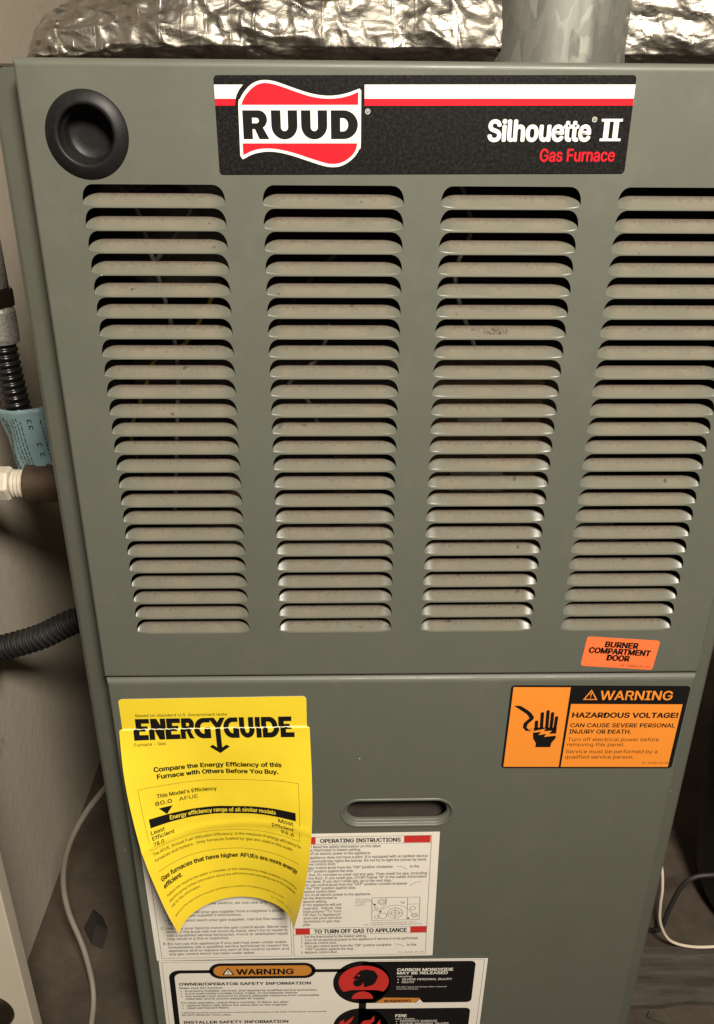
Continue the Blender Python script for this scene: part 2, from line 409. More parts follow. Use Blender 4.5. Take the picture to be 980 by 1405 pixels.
class Print:
    """one ink layer of one label"""
    def __init__(s): s.v = []; s.f = []
    def add(s, vs, fs):
        o = len(s.v); s.v += [p if len(p) == 3 else (p[0], p[1], 0.0) for p in vs]; s.f += [tuple(i + o for i in f) for f in fs]
    def poly(s, outer, holes=()): s.add(*fill(outer, holes))
    def rect(s, u0, u1, v0, v1): s.add([(u0, v0), (u1, v0), (u1, v1), (u0, v1)], [(0, 1, 2, 3)])
    def line(s, a, b, w):
        d = Vector((b[0] - a[0], b[1] - a[1])).normalized() * w / 2; n = (-d.y, d.x)
        s.add([(a[0] + n[0], a[1] + n[1]), (b[0] + n[0], b[1] + n[1]), (b[0] - n[0], b[1] - n[1]), (a[0] - n[0], a[1] - n[1])], [(0, 1, 2, 3)])
    def path(s, pts, w):
        for a, b in zip(pts, pts[1:]): s.line(a, b, w)
    def ring(s, cx, cy, r, w, n=20):
        s.add(arc(cx, cy, r, r, 0, 360, n) + arc(cx, cy, r - w, r - w, 0, 360, n), [(i, i + 1, n + 2 + i, n + 1 + i) for i in range(n)])
    def text(s, t, u0, u1, base, cap, bold=0.0, shear=0.0):
        vs, fs = _text_raw(t)
        if not vs: return
        a = min(x for x, _ in vs); b = max(x for x, _ in vs); h = cap / CAPH
        e = bold * h; k = (u1 - u0 - 2 * e) / (b - a)
        # heavier weights: the same glyphs overprinted a hair apart, each pass on a film of its own
        D = [(0, 0)] + ([(math.cos(i * math.pi / 4), math.sin(i * math.pi / 4)) for i in range(8)] if bold > 0.004 else [])
        for i, (dx, dy) in enumerate(D):
            s.add([(u0 + e + (x - a) * k + dx * e, base - y * h + dy * e * 0.8, i * 0.004) for x, y in vs], fs)
    def build(s, name, mat, parent, layer, surf=None, slices=None):
        """layer: height above the label's face in mm"""
        if surf is None:
            me = bpy.data.meshes.new(name)
            me.from_pydata([(u / 1000, -(layer + d) / 1000, -v / 1000) for u, v, d in s.v], [], s.f)
        else:
            bm = bmesh.new(); vv = [bm.verts.new((u, v, d)) for u, v, d in s.v]
            for f in s.f:
                try: bm.faces.new([vv[i] for i in f])
                except ValueError: pass
            for co, no in slices:
                bmesh.ops.bisect_plane(bm, geom=bm.verts[:] + bm.edges[:] + bm.faces[:], plane_co=co, plane_no=no, dist=1e-4)
            for w in bm.verts: w.co = surf(w.co.x, w.co.y, layer + w.co.z)
            me = bpy.data.meshes.new(name); bm.to_mesh(me); bm.free()
        me.materials.append(mat)
        return link(name, me, parent)

# ------------------------------------------------------------------ the setting
b = MB(); b.box(-0.9, 0.9, -0.35, 1.3, -0.05, 0.0)
struct(b.build('floor', M_FLOOR))
b = MB(); b.box(-0.425, -0.385, -0.012, 1.2, 0.0, 1.5)
struct(b.build('wall_left', M_WALL))
b = MB(); b.box(-0.385, 0.9, 1.0, 1.04, 0.0, 1.5)
struct(b.build('wall_back', M_WALL))

# ------------------------------------------------------------------ furnace
F = thing('gas_furnace', 'olive grey metal gas furnace with louvered upper door and warning labels', 'furnace')
YC = 0.019                                  # cabinet face sits this far behind the door fronts
HW = 0.2254
b = MB()
for s in (-1, 1):                            # rolled front flanges
    xs = [(s * 0.186, YC + 0.004), (s * 0.186, YC), (s * 0.2030, YC), (s * 0.2060, YC + 0.0006), (s * 0.2220, YC + 0.0068), (s * 0.2242, YC + 0.0084), (s * HW, YC + 0.0110), (s * HW, YC + 0.02)]
    b.grid([[(x, y, z) for x, y in xs] for z in (0.0, 0.8572)] if s > 0 else [[(x, y, z) for x, y in xs] for z in (0.8572, 0.0)])
b.box(-0.186, 0.186, YC + 0.001, YC + 0.004, 0.478, 0.504)      # divider rail behind the seam
b.box(-0.186, 0.186, YC + 0.001, YC + 0.004, 0.836, 0.8572)
recalc(b.build('front_flange', M_PAINT, F, smooth=False))
for s in (-1, 1):
    b = MB(); b.box(s * HW - 0.001 if s > 0 else -HW, HW if s > 0 else -HW + 0.001, YC + 0.02, 0.70, 0.0, 0.8572)
    b.build('side_panel', M_PAINT, F)
b = MB(); b.box(-HW, HW, YC + 0.004, 0.70, 0.8574, 0.8587); b.build('top_panel', M_DUSTSHADE, F)
b = MB(); b.box(-HW + 0.001, HW - 0.001, 0.698, 0.70, 0.0, 0.8572); b.build('back_panel', M_PAINT, F)

def door_shell(mb, x0, x1, z0, z1, r, rtop, depth):
    """rolled edge all round a door: returns the flat rectangle left inside it"""
    n = 8; loops = []
    for i in range(n + 1):
        a = math.pi / 2 * i / n
        loops.append((1 - math.sin(a), 1 - math.cos(a)))
    rows = []
    for ins, y in loops:
        d = r * ins; dt = rtop * ins
        rows.append([(x0 + d, r * y, z0 + d), (x1 - d, r * y, z0 + d), (x1 - d, rtop * y, z1 - dt), (x0 + d, rtop * y, z1 - dt)])
    rows.append([(x0, depth, z0), (x1, depth, z0), (x1, depth, z1), (x0, depth, z1)])
    for k in range(4):                       # four separate sides keep the corners crisp
        q = (k + 1) % 4
        mb.grid([[row[k], row[q]] for row in rows])
    return x0 + r, x1 - r, z0 + r, z1 - rtop

PX, PZ = 0.09345, 0.0115264
COLX = [-0.17701 + 0.037 + j * PX for j in range(4)]
TIPZ = [0.7935 - i * PZ for i in range(24)]
HOLE_TOP = 0.0096
def zb(s):
    k = max(0.0, (abs(s) - 0.0270) / 0.0100); return 0.0005 - 0.0022 * math.sqrt(max(0.0, 1 - min(1, k) ** 2.2))
def gl(s):
    k = max(0.0, (-s - 0.0290) / 0.0080 if s < 0 else (s - 0.0262) / 0.0108); return math.sqrt(max(0.0, 1 - min(1, k) ** 2.0))
def hole_outline():
    pts = [(s, zb(s)) for s in [0.037 * math.copysign(1 - (1 - abs(-1 + i / 17)) ** 1.5, -1 + i / 17) for i in range(35)]]
    for i in range(1, 13):
        t = math.pi / 2 * i / 12
        pts.append((0.0298 + 0.0072 * max(0, math.cos(t)) ** 0.84, 0.0005 + (HOLE_TOP - 0.0005) * math.sin(t) ** 0.84))
    for i in range(11, 0, -1):
        t = math.pi / 2 * i / 12
        pts.append((-0.0302 - 0.0068 * max(0, math.cos(t)) ** 0.84, 0.0005 + (HOLE_TOP - 0.0005) * math.sin(t) ** 0.84))
    return pts
HOLE = hole_outline()

b = MB()
fx0, fx1, fz0, fz1 = door_shell(b, -0.2031, 0.2031, 0.4917, 0.8605, 0.0022, 0.0036, YC - 0.0008)
def plate(mb, outer, holes=(), y=0.0):
    vs, fs = fill(outer, holes); mb.add([(x, y, z) for x, z in vs], fs)
def rectpts(x0, x1, z0, z1): return [(x0, z0), (x1, z0), (x1, z1), (x0, z1)]
cellx = [COLX[0] - PX / 2 + j * PX for j in range(5)]
ztop = TIPZ[0] + 0.00976; zbot = TIPZ[-1] - (PZ - 0.00976)
cv, cf = fill(rectpts(-PX / 2, PX / 2, 0.00976 - PZ, 0.00976), [HOLE])
for cx in COLX:
    for tz in TIPZ:
        b.add([(cx + x, 0.0, tz + z) for x, z in cv], cf)
        b.grid([[(cx + x, 0.0, tz + z) for x, z in HOLE], [(cx + x, 0.0009, tz + z) for x, z in HOLE]], True)
plate(b, rectpts(fx0, cellx[0], zbot, ztop)); plate(b, rectpts(cellx[4], fx1, zbot, ztop)); plate(b, rectpts(fx0, fx1, fz0, zbot))
RC = (-0.1705, 0.8262)
plate(b, rectpts(fx0, -0.14, ztop, fz1), [arc(RC[0], RC[1], 0.0145, 0.0145, 0, 354, 59)])
plate(b, rectpts(-0.14, fx1, ztop, fz1))
UD = recalc(b.build('upper_door', M_PAINT, F))
bm = bmesh.new(); bm.from_mesh(UD.data)
for f in bm.faces:
    if abs(f.normal.y) < 0.2: continue
    if (f.normal.y > 0) and abs(f.normal.y) > 0.2: f.normal_flip()
bm.to_mesh(UD.data); bm.free()

# one louver: a tab pressed inwards from the sheet, hinged along its lower edge
def louver_mesh():
    mb = MB(); S = []
    for i in range(61):
        t = -1 + 2 * i / 60; S.append(0.037 * math.copysign(1 - (1 - abs(t)) ** 1.5, t))
    rows = []
    a = 0.22
    for j in range(13):
        w = j / 12; f = (w * w / (2 * a) if w < a else w - a / 2) / (1 - a / 2)
        row = []
        for s in S:
            g = gl(s); lz = 0.0005 + 0.0042 * g; ld = 0.0048 * g
            row.append((s, ld * f, zb(s) + (lz - zb(s)) * w))
        rows.append(row)
    rows.append([(x, y + 0.0005, z + 0.0002) for x, y, z in rows[-1]])
    rows.append([(x, y + 0.0004, z - 0.0004) for x, y, z in rows[-1]])
    mb.grid(rows)
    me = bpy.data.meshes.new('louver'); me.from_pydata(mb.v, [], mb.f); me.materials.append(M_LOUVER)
    me.polygons.foreach_set('use_smooth', [True] * len(me.polygons)); me.update(); return me
LM = louver_mesh()
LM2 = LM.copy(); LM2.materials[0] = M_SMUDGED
for jc, cx in enumerate(COLX):
    for ir, tz in enumerate(TIPZ):
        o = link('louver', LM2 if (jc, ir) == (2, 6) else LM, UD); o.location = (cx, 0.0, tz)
# finger cup
b = MB(); lathe(b, [(0.0208, 0.0), (0.0207, -0.0007), (0.0202, -0.0012), (0.0180, -0.0024), (0.0158, -0.0034), (0.0147, -0.0036), (0.0139, -0.0032), (0.0135, -0.0022), (0.0132, 0.0), (0.0130, 0.0012), (0.0122, 0.0018), (0.0119, 0.0030), (0.0117, 0.0080), (0.0108, 0.0090), (0.006, 0.0093), (0.0002, 0.0093)], (RC[0], 0, RC[1]), seg=72, capend=True)
recalc(b.build('finger_cup', M_BLACKPLASTIC, UD, smooth=True))

# lower door with its stadium hand hold
b = MB()
lx0, lx1, lz0, lz1 = door_shell(b, -0.2025, 0.2025, 0.03, 0.4903, 0.0022, 0.0050, YC - 0.0008)
HC = (-0.0010, 0.3660); HHW, HHH = 0.0415, 0.0128
plate(b, rectpts(lx0, lx1, lz0, 0.30)); plate(b, rectpts(lx0, lx1, 0.43, lz1))
plate(b, rectpts(lx0, -0.06, 0.30, 0.43)); plate(b, rectpts(0.06, lx1, 0.30, 0.43))
plate(b, rectpts(-0.06, 0.06, 0.30, 0.43), [stadium(HC[0], HC[1], HHW, HHH)])
LD = recalc(b.build('lower_door', M_PAINT, F))
bm = bmesh.new(); bm.from_mesh(LD.data)
for f in bm.faces:
    if f.normal.y > 0.2: f.normal_flip()
bm.to_mesh(LD.data); bm.free()
b = MB()
prof = [(0.0013, 0.0), (0.0009, -0.0006), (0.0002, -0.0008), (-0.0006, -0.0006), (-0.0012, 0.0002), (-0.0015, 0.0012), (-0.0022, 0.0020), (-0.0033, 0.0022), (-0.0039, 0.0027), (-0.0040, 0.0050)]
b.grid([[(x, y, z) for x, z in stadium(HC[0], HC[1], HHW + d, HHH + d)] for d, y in prof], True)
recalc(b.build('hand_hold_rim', M_PAINT, LD, smooth=True))
b = MB(); b.box(-0.06, 0.06, 0.016, 0.018, 0.335, 0.395); b.build('hand_hold_back', M_DUSTSHADE, LD)  # recess shade put into the dark colour of this plate

# -------- burner compartment seen through the slots
b = MB(); b.box(-0.215, 0.215, 0.22, 0.223, 0.495, 0.85); b.build('burner_bulkhead', M_INNER, F)
b = MB(); b.box(-0.186, 0.186, YC + 0.004, 0.22, 0.486, 0.489); b.build('compartment_floor', M_INNER, F)
b = MB(); lathe(b, [(0.0, 0.085), (0.020, 0.085), (0.022, 0.088), (0.022, 0.10), (0.044, 0.104), (0.048, 0.11), (0.048, 0.15)], (-0.152, 0, 0.775), seg=48)
recalc(b.build('inducer_housing', M_INNERGREY, F, smooth=True))
b = MB(); b.box(0.015, 0.100, 0.092, 0.15, 0.575, 0.675); b.build('gas_valve_cover', M_BROWNPLATE, F, bevel=0.003)
b = MB(); b.box(0.0400, 0.0710, 0.0900, 0.0915, 0.6385, 0.6465); b.build('rating_plate', M_TAGW, F)
b = MB(); b.box(0.0365, 0.0750, 0.0900, 0.0915, 0.5885, 0.6065); b.build('rating_plate', M_TAGW, F)
b = MB(); b.box(-0.185, 0.185, 0.13, 0.15, 0.515, 0.535); b.build('burner_manifold', M_INNERGREY, F, bevel=0.004)
for k, x in enumerate((-0.125, -0.042, 0.042, 0.125)):
    b = MB(); lathe(b, [(0.0, 0.128), (0.012, 0.128), (0.014, 0.132), (0.014, 0.20)], (x, 0, 0.560), seg=20)
    recalc(b.build('burner_tube', M_BROWNPLATE, F, smooth=True))
WIRES = [([(-0.118, 0.07, 0.742), (-0.1226, 0.06, 0.733), (-0.1406, 0.06, 0.7056), (-0.1598, 0.06, 0.6962), (-0.1687, 0.06, 0.6771), (-0.1749, 0.06, 0.6623), (-0.1818, 0.06, 0.642), (-0.182, 0.09, 0.60)], M_WIREY),
         ([(-0.05, 0.09, 0.71), (-0.0568, 0.06, 0.6963), (-0.0759, 0.06, 0.6795), (-0.0653, 0.06, 0.6697), (-0.055, 0.07, 0.64)], M_WIREW),
         ([(-0.172, 0.06, 0.80), (-0.163, 0.055, 0.789), (-0.158, 0.06, 0.765), (-0.148, 0.065, 0.70), (-0.152, 0.06, 0.64), (-0.16, 0.07, 0.58)], M_WIREW),
         ([(-0.1314, 0.07, 0.80), (-0.1322, 0.065, 0.7854), (-0.1482, 0.06, 0.7632), (-0.16, 0.07, 0.75)], M_WIREW),
         ([(0.03, 0.07, 0.80), (0.036, 0.06, 0.775), (0.028, 0.06, 0.745), (0.045, 0.07, 0.70)], M_WIREW),
         ([(-0.10, 0.08, 0.69), (-0.06, 0.07, 0.745), (-0.03, 0.07, 0.77), (0.0, 0.08, 0.80)], M_DARKCABLE)]
for pts, m in WIRES:
    b = MB(); tube(b, spline(pts, 8), 0.0014, 8); b.build('wire', m, F, smooth=True)

# ------------------------------------------------------------------ printed labels
def label_base(name, origin, rot, outline, mat, th=0.25, y=-0.00035):
    """paper sheet lying on the door: a thin slab"""
    mb = MB(); vs, fs = fill(outline); n = len(outline)
    mb.add([(u / 1000, 0.0, -v / 1000) for u, v in vs], fs)
    ring0 = [(u / 1000, 0.0, -v / 1000) for u, v in outline]; ring1 = [(u / 1000, th / 1000, -v / 1000) for u, v in outline]
    mb.grid([ring0, ring1], True)
    o = mb.build(name, mat, F); recalc(o)
    for pol in o.data.polygons:
        pass
    o.location = (origin[0], y, origin[1]); o.rotation_euler = (0, -rot, 0); return o

# --- name badge
BG = label_base('name_badge', (-0.10534, 0.8534), 0.0083, rrect(0.0, 209.6, 0.0, 45.3, 1.8), M_BADGE, 0.45, -0.0005)
OUTER = [(12.06, 38.07), (11.02, 36.46), (11.39, 13.68), (12.62, 10.24), (14.76, 7.21), (17.88, 4.34), (21.34, 2.69), (25.16, 2.16), (29.77, 2.69), (34.78, 4.19), (42.31, 6.61), (49.06, 8.36), (55.85, 9.12), (61.81, 8.74), (66.93, 7.61), (71.87, 5.94), (72.72, 6.85), (72.57, 30.56), (71.61, 33.76), (69.42, 36.97), (65.9, 39.8), (61.92, 41.57), (57.95, 41.97), (53.56, 41.39), (46.58, 39.35), (39.63, 37.16), (33.57, 35.54), (28.37, 34.72), (24.02, 34.64), (19.63, 35.27), (16.09, 36.31), (12.94, 37.91)]
REDU = [(12.96, 13.15), (13.66, 11.39), (15.51, 8.72), (18.47, 5.85), (21.69, 4.04), (25.1, 3.44), (29.29, 3.97), (34.31, 5.4), (41.85, 7.82), (48.6, 9.65), (55.83, 10.42), (62.23, 10.04), (67.35, 8.9), (71.35, 7.46), (71.18, 13.19)]
REDD = [(12.5, 30.71), (70.83, 30.8), (70.13, 33.59), (68.11, 36.4), (65.02, 38.74), (61.5, 40.11), (57.98, 40.43), (54.47, 40.02), (47.05, 37.9), (40.12, 35.71), (34.06, 34.17), (28.61, 33.28), (23.66, 33.11), (19.28, 33.67), (15.74, 34.78), (12.61, 36.22)]
def smooth_loop(pts, per=4):
    n = len(pts); out = []
    for i in range(n):
        a, b_, c, d = (Vector((*pts[(i + k) % n], 0)) for k in (-1, 0, 1, 2))
        sharp = (b_ - a).angle(c - b_, 0) > 0.7 or (c - b_).angle(d - c, 0) > 0.7 or (c - b_).length > 12
        if sharp: out.append((b_.x, b_.y)); continue
        for k in range(per):
            t = k / per
            q = 0.5 * ((2 * b_) + (c - a) * t + (2 * a - 5 * b_ + 4 * c - d) * t * t + (3 * b_ - a - 3 * c + d) * t ** 3)
            out.append((q.x, q.y))
    return out
W_ = Print(); R_ = Print(); K_ = Print(); R2 = Print()
W_.poly([(0.0, 4.18), (14.3, 4.18), (12.3, 6.3), (10.9, 8.6), (10.3, 10.4), (0.0, 10.4)]); W_.rect(74.4, 209.6, 4.2, 10.45)
R2.poly([(0.0, 10.4), (10.3, 10.4), (9.75, 13.5), (0.0, 13.5)]); R2.rect(74.4, 209.6, 10.45, 13.6)
W_.poly(smooth_loop(OUTER))
R2.poly(smooth_loop(REDU)); R2.poly(smooth_loop(REDD))
def offs(pts, du, dv): return [(u + du, v + dv) for u, v in pts]
Ro = [(0, 0), (8, 0)] + arc(8, 4.15, 4.2, 4.15, -90, 62, 10)[1:] + [(13.0, 13.13), (8.0, 13.13), (5.9, 8.5), (4.7, 8.5), (4.7, 13.13), (0, 13.13)]
Rh = [(4.7, 3.3), (6.7, 3.3)] + arc(6.7, 4.6, 1.4, 1.3, -90, 90, 6)[1:-1] + [(6.7, 5.9), (4.7, 5.9)]
Uo = [(0, 0), (4.75, 0)] + arc(6.55, 7.7, 1.8, 1.8, 180, 0, 10) + [(8.35, 0), (13.1, 0)] + arc(6.55, 6.9, 6.55, 6.35, 0, 180, 18)
Do = [(0, 0), (6.4, 0)] + arc(6.4, 6.565, 7.2, 6.565, -90, 90, 18)[1:-1] + [(6.4, 13.13), (0, 13.13)]
Dh = [(4.7, 3.5), (6.1, 3.5)] + arc(6.1, 6.565, 2.6, 3.06, -90, 90, 10)[1:-1] + [(6.1, 9.63), (4.7, 9.63)]
K_.poly(offs(Ro, 13.23, 15.61), [offs(Rh, 13.23, 15.61)])
K_.poly(offs(Uo, 27.5, 15.62)); K_.poly(offs(Uo, 42.5, 15.63))
K_.poly(offs(Do, 57.46, 15.64), [offs(Dh, 57.46, 15.64)])
W_.text('Silhouette', 137.0, 189.9, 29.74, 9.4, 0.030)
for u in (196.2, 201.0):                                     # slab-serif numeral II
    W_.rect(u, u + 2.7, 20.9, 28.75)
W_.rect(194.7, 205.4, 19.66, 20.9); W_.rect(194.7, 205.4, 28.75, 29.96)
for cx_, cy_ in ((191.0, 19.96), (76.0, 16.2)):
    W_.ring(cx_, cy_, 1.25, 0.25); W_.text('R', cx_ - 0.5, cx_ + 0.5, cy_ + 0.65, 1.3)
R_.text('Gas Furnace', 164.7, 203.5, 39.46, 5.8, 0.014)
W_.build('white_lettering', M_WHITEINK, BG, 0.06); R2.build('red_emblem_bands', M_RED, BG, 0.12)
R_.build('red_lettering', M_RED, BG, 0.06); K_.build('black_lettering', M_INK, BG, 0.18)

# --- small fluorescent label
OL = label_base('burner_door_label', (0.12205, 0.5223), -0.0794, rrect(0, 50.2, 0, 23.8, 2.0), M_FLUOR)
k = Print()
for t in [('BURNER', 13.25, 36.22, 7.26, 4.26), ('COMPARTMENT', 3.18, 45.93, 12.60, 4.29), ('DOOR', 16.63, 32.59, 17.9, 4.34)]: k.text(*t, 0.042)
k.text('92-23450-01-02', 27.68, 47.79, 22.23, 1.7)
k.build('black_lettering', M_INK, OL, 0.08)

# --- hazardous voltage label
WL = label_base('voltage_warning_label', (0.07452, 0.48258), -0.0155, rrect(0, 125.2, 0, 73.9, 2.6), M_INK)
o_ = Print(); k = Print()
o_.poly([(1.5, 1.4), (41.3, 1.4), (41.9, 72.6), (1.5, 72.6)]); o_.rect(43.4, 122.3, 15.7, 72.6)
o_.poly([(56.2, 3.2), (61.4, 12.1), (51.2, 12.1)], [[(56.25, 4.9), (59.9, 11.3), (52.7, 11.3)]])
o_.poly([(55.8, 6.2), (56.8, 6.2), (56.5, 9.4), (56.1, 9.4)]); o_.rect(55.95, 56.65, 9.9, 10.6)
o_.text('WARNING', 62.82, 113.84, 11.93, 7.6, 0.016)
for t in [('HAZARDOUS VOLTAGE!', 45.42, 121.0, 27.44, 4.25)]: k.text(*t, 0.036)
for t in [('CAN CAUSE SEVERE PERSONAL', 45.33, 120.6, 36.04, 3.47), ('INJURY OR DEATH.', 45.32, 89.93, 41.75, 3.55)]: k.text(*t, 0.02)
for t in [('Turn off electrical power before', 45.4, 111.1, 48.66, 3.2), ('removing this panel.', 45.4, 87.0, 53.35, 3.2), ('Service must be performed by a', 45.4, 112.0, 59.76, 3.2), ('qualified service person.', 45.4, 95.5, 64.77, 3.2), ('92-22204-02-04', 102.5, 121.85, 69.6, 1.8)]: k.text(*t, 0.002)
k.poly(smooth_loop([(3.46, 17.38), (7.88, 17.36), (16.02, 23.24), (18.65, 27.06), (18.42, 29.2), (14.9, 33.6), (14.43, 36.53), (16.84, 39.2), (14.45, 39.83), (11.67, 36.54), (11.94, 32.66), (15.6, 28.2), (13.09, 24.53)], 3))
for a_, b__ in (((16.5, 38.6), (18.4, 37.0)), ((16.5, 39.0), (18.7, 39.0)), ((16.2, 39.3), (17.6, 41.0))): k.line(a_, b__, 0.35)
for (bx, by), (tx, ty) in (((21.33, 37.5), (20.9, 31.4)), ((25.02, 37.0), (24.2, 24.0)), ((28.81, 37), (28.0, 22.2)), ((31.92, 37), (31.4, 24.0)), ((34.6, 37), (34.7, 27.6))):
    w = 1.22; ang = math.degrees(math.atan2(ty - by, tx - bx))
    k.poly([(bx - w, by), (tx - w, ty)] + arc(tx, ty, w, w, 180, 360, 8)[1:-1] + [(tx + w, ty), (bx + w, by)])
k.poly([(19.8, 36.6), (36.0, 36.2), (36.14, 41.68), (36.35, 46.06), (33.76, 50.47), (33.54, 54.28), (22.7, 54.31), (22.6, 50.5), (20.2, 46.54), (19.5, 41.29)])
o2 = Print(); o2.poly([(18.4, 40.0), (28.33, 37.35), (26.9, 39.7), (32.73, 39.2), (31.03, 42.0), (36.6, 41.8), (36.6, 43.6), (27.84, 44.9), (29.23, 42.1), (23.68, 43.2), (25.19, 40.3), (19.06, 41.2)])
for x in (22.95, 26.65, 30.1, 33.15): o2.line((x, 29.0), (x + 0.1, 36.4), 0.55)
o_.build('orange_ground', M_ORANGE, WL, 0.06); k.build('black_lettering', M_INK, WL, 0.12); o2.build('lightning_bolt', M_ORANGE, WL, 0.18)

# --- white safety and operating label
SL = label_base('operating_instructions_label', (-0.1950, 0.34525), 0.0055, rrect(-0.5, 226.9, 0.0, 138.8, 0.6), M_PAPER)
DU = -2.1
k = Print(); kb = Print(); r = Print()
RB = []
for (u0, v0, u1, v1) in ((128.2, 3.3, 134.7, 10.4), (201.9, 3.3, 222.2, 10.4), (116.5, 103.6, 128.2, 110.6), (209.6, 103.6, 222.9, 110.6)):
    r = Print(); r.rect(u0 + DU, u1 + DU, v0, v1); RB.append(r)
BIG = [('OPERATING INSTRUCTIONS', 138.08, 199.43, 9.06, 3.9), ('TO TURN OFF GAS TO APPLIANCE', 131.59, 206.86, 109.49, 4.4)]
for t, a0, a1, bs, cp in BIG:
    kb = Print(); kb.text(t, a0 + DU, a1 + DU, bs, cp, 0.026); kb.build('title_lettering', M_INK, SL, 0.10)
BODY = [('STOP! Read the safety information on this label.', 123.92, 184.67, 14.61), ('Set the thermostat to lowest setting.', 123.59, 168.92, 18.07), ('Turn off all electric power to the appliance.', 123.26, 176.76, 21.77),
 ('This appliance does not have a pilot. It is equipped with an ignition device', 122.81, 220.58, 25.82), ('which automatically lights the burner. Do not try to light the burner by hand.', 122.35, 220.11, 29.66), ('Remove control door.', 122.01, 150.06, 32.9),
 ('Turn gas control knob from the "ON" position clockwise', 121.68, 193.90, 36.79), ('to the', 207.27, 214.41, 36.9), ('"OFF" position against the stop.', 124.89, 163.52, 40.5), ('Wait five (5) minutes to clear out any gas. Then smell for gas, including', 121.77, 220.76, 44.4),
 ('near the floor. If you smell gas, STOP! Follow "B" in the safety information', 121.69, 220.66, 48.09), ("on this label. If you don't smell gas, go to the next step.", 122.24, 193.38, 51.7), ('Turn gas control knob from the "OFF" position counterclockwise', 123.05, 205.48, 55.4), ('to the "ON" position against stop.', 123.2, 165.4, 59.0),
 ('Replace control door.', 123.15, 149.95, 62.7), ('Turn on all electric power to the appliance.', 123.1, 177.1, 66.4), ('Set the thermostat to', 123.2, 150.4, 70.1), ('desired setting.', 123.2, 142.5, 73.9), ('If the appliance will not', 123.3, 153.8, 77.7), ('operate,  follow  the', 123.3, 153.8, 81.5),
 ('instructions "To Turn', 123.2, 153.5, 85.3), ('Off Gas To Appliance"', 123.3, 153.5, 89.1), ('and call your service', 123.3, 153.8, 92.8), ('technician or gas sup-', 123.2, 153.8, 96.6), ('plier.', 123.1, 129.1, 100.3), ('10.', 119.4, 122.2, 66.4), ('11.', 119.4, 122.2, 70.1), ('12.', 119.4, 122.2, 77.7),
 ('1.', 120.85, 122.3, 114.6), ('Set the thermostat to the lowest setting.', 123.5, 174.2, 114.7), ('2.', 120.8, 122.2, 118.5), ('Turn off all electrical power to the appliance if service is to be performed.', 123.6, 216.6, 118.6), ('3.', 120.7, 122.1, 122.1), ('Remove control door.', 123.6, 150.1, 122.2), ('4.', 120.6, 122.0, 125.9),
 ('Turn gas control knob from the "ON" position clockwise', 123.6, 194.6, 126.0), ('to the', 207.4, 215.1, 126.4), ('"OFF" position against the stop.', 123.8, 164.0, 129.8), ('5.', 120.4, 121.9, 133.4), ('Replace control door.', 123.5, 150.5, 133.5),
 ('phone switch; do not use any', 44.0, 95.4, 73.6), ("Immediately call your gas supplier from a neighbor's phone.", 15.1, 109.2, 83.2), ("Follow the gas supplier's instructions.", 15.2, 74.2, 87.0), ('If you cannot reach your gas supplier, call the fire depart-', 14.7, 109.7, 92.6), ('ment.', 14.6, 23.1, 96.3),
 ('C.', 8.7, 11.5, 101.6), ('Use only your hand to move the gas control knob. Never use', 12.6, 110.1, 101.8), ("tools. If the knob will not move by hand, don't try to repair it;", 12.6, 110.2, 105.9), ('call a qualified service technician. Force or attempted repair', 12.6, 110.6, 110.0), ('may result in a fire or explosion.', 12.4, 62.7, 114.0),
 ('D.', 8.8, 11.4, 119.8), ('Do not use this appliance if any part has been under water.', 12.4, 109.6, 120.0), ('Immediately call a qualified service technician to inspect the', 12.5, 110.2, 124.1), ('appliance and to replace any part of the control system and', 12.4, 110.5, 128.2), ('any gas control which has been under water.', 12.4, 82.8, 132.3)]
for t, a0, a1, bs in BODY: k.text(t, a0 + DU, a1 + DU, bs, 2.75, 0.0075)
k.text('92-22316-40-03', 201.1 + DU, 221.2 + DU, 135.0, 1.9)
for u, v in ((13.3, 81.9), (13.3, 91.2), (13.6, 72.4)): k.poly([(q[0] + DU, q[1]) for q in arc(u, v, 0.55, 0.55, 0, 330, 11)])
def frame(pr, u0, u1, v0, v1, w):
    for a_, b__ in (((u0, v0), (u1, v0)), ((u1, v0), (u1, v1)), ((u1, v1), (u0, v1)), ((u0, v1), (u0, v0))): pr.line(a_, b__, w)
frame(k, 114.6 + DU, 222.9 + DU, 3.2, 136.6, 0.3); frame(k, 6.0 + DU, 112.8 + DU, 3.2, 136.0, 0.3)
for v in (10.8, 103.4, 111.0): k.line((114.6 + DU, v), (222.9 + DU, v), 0.3)
# control diagram
frame(k, 178.2 + DU, 216.3 + DU, 69.6, 95.5, 0.35)
for u, v, rr in ((196.9, 87.5, 6.2), (196.9, 87.5, 3.6), (186.0, 74.2, 3.4), (186.0, 74.2, 2.0), (187.0, 90.4, 3.4), (181.6, 81.5, 1.6), (211.0, 82.2, 2.2), (212.6, 90.4, 2.6), (212.6, 90.4, 1.5), (203.5, 75.6, 0.9), (182.2, 91.5, 1.9)): k.ring(u + DU, v, rr, 0.35)
k.path([(q[0] + DU, q[1]) for q in arc(196.9, 92.0, 14.0, 13.5, 195, 345, 14)], 0.3)
for u0, v0, u1, v1 in ((189.5, 70.0, 189.5, 77.0), (189.5, 77.0, 184.0, 84.0), (206.5, 70, 206.5, 95), (207, 77.5, 215.8, 77.5), (196.9, 81.6, 196.9, 93.5), (190.8, 87.5, 203, 87.5), (200.5, 74.0, 203.0, 77.0), (178.5, 84.5, 184.2, 84.5), (176.4, 71.5, 181, 80)): k.line((u0 + DU, v0), (u1 + DU, v1), 0.32)
for u, v in ((185.0, 85.6), (207.6, 93.6), (180.4, 77.2)): k.poly([(q[0] + DU, q[1]) for q in arc(u, v, 0.9, 0.9, 0, 330, 11)])
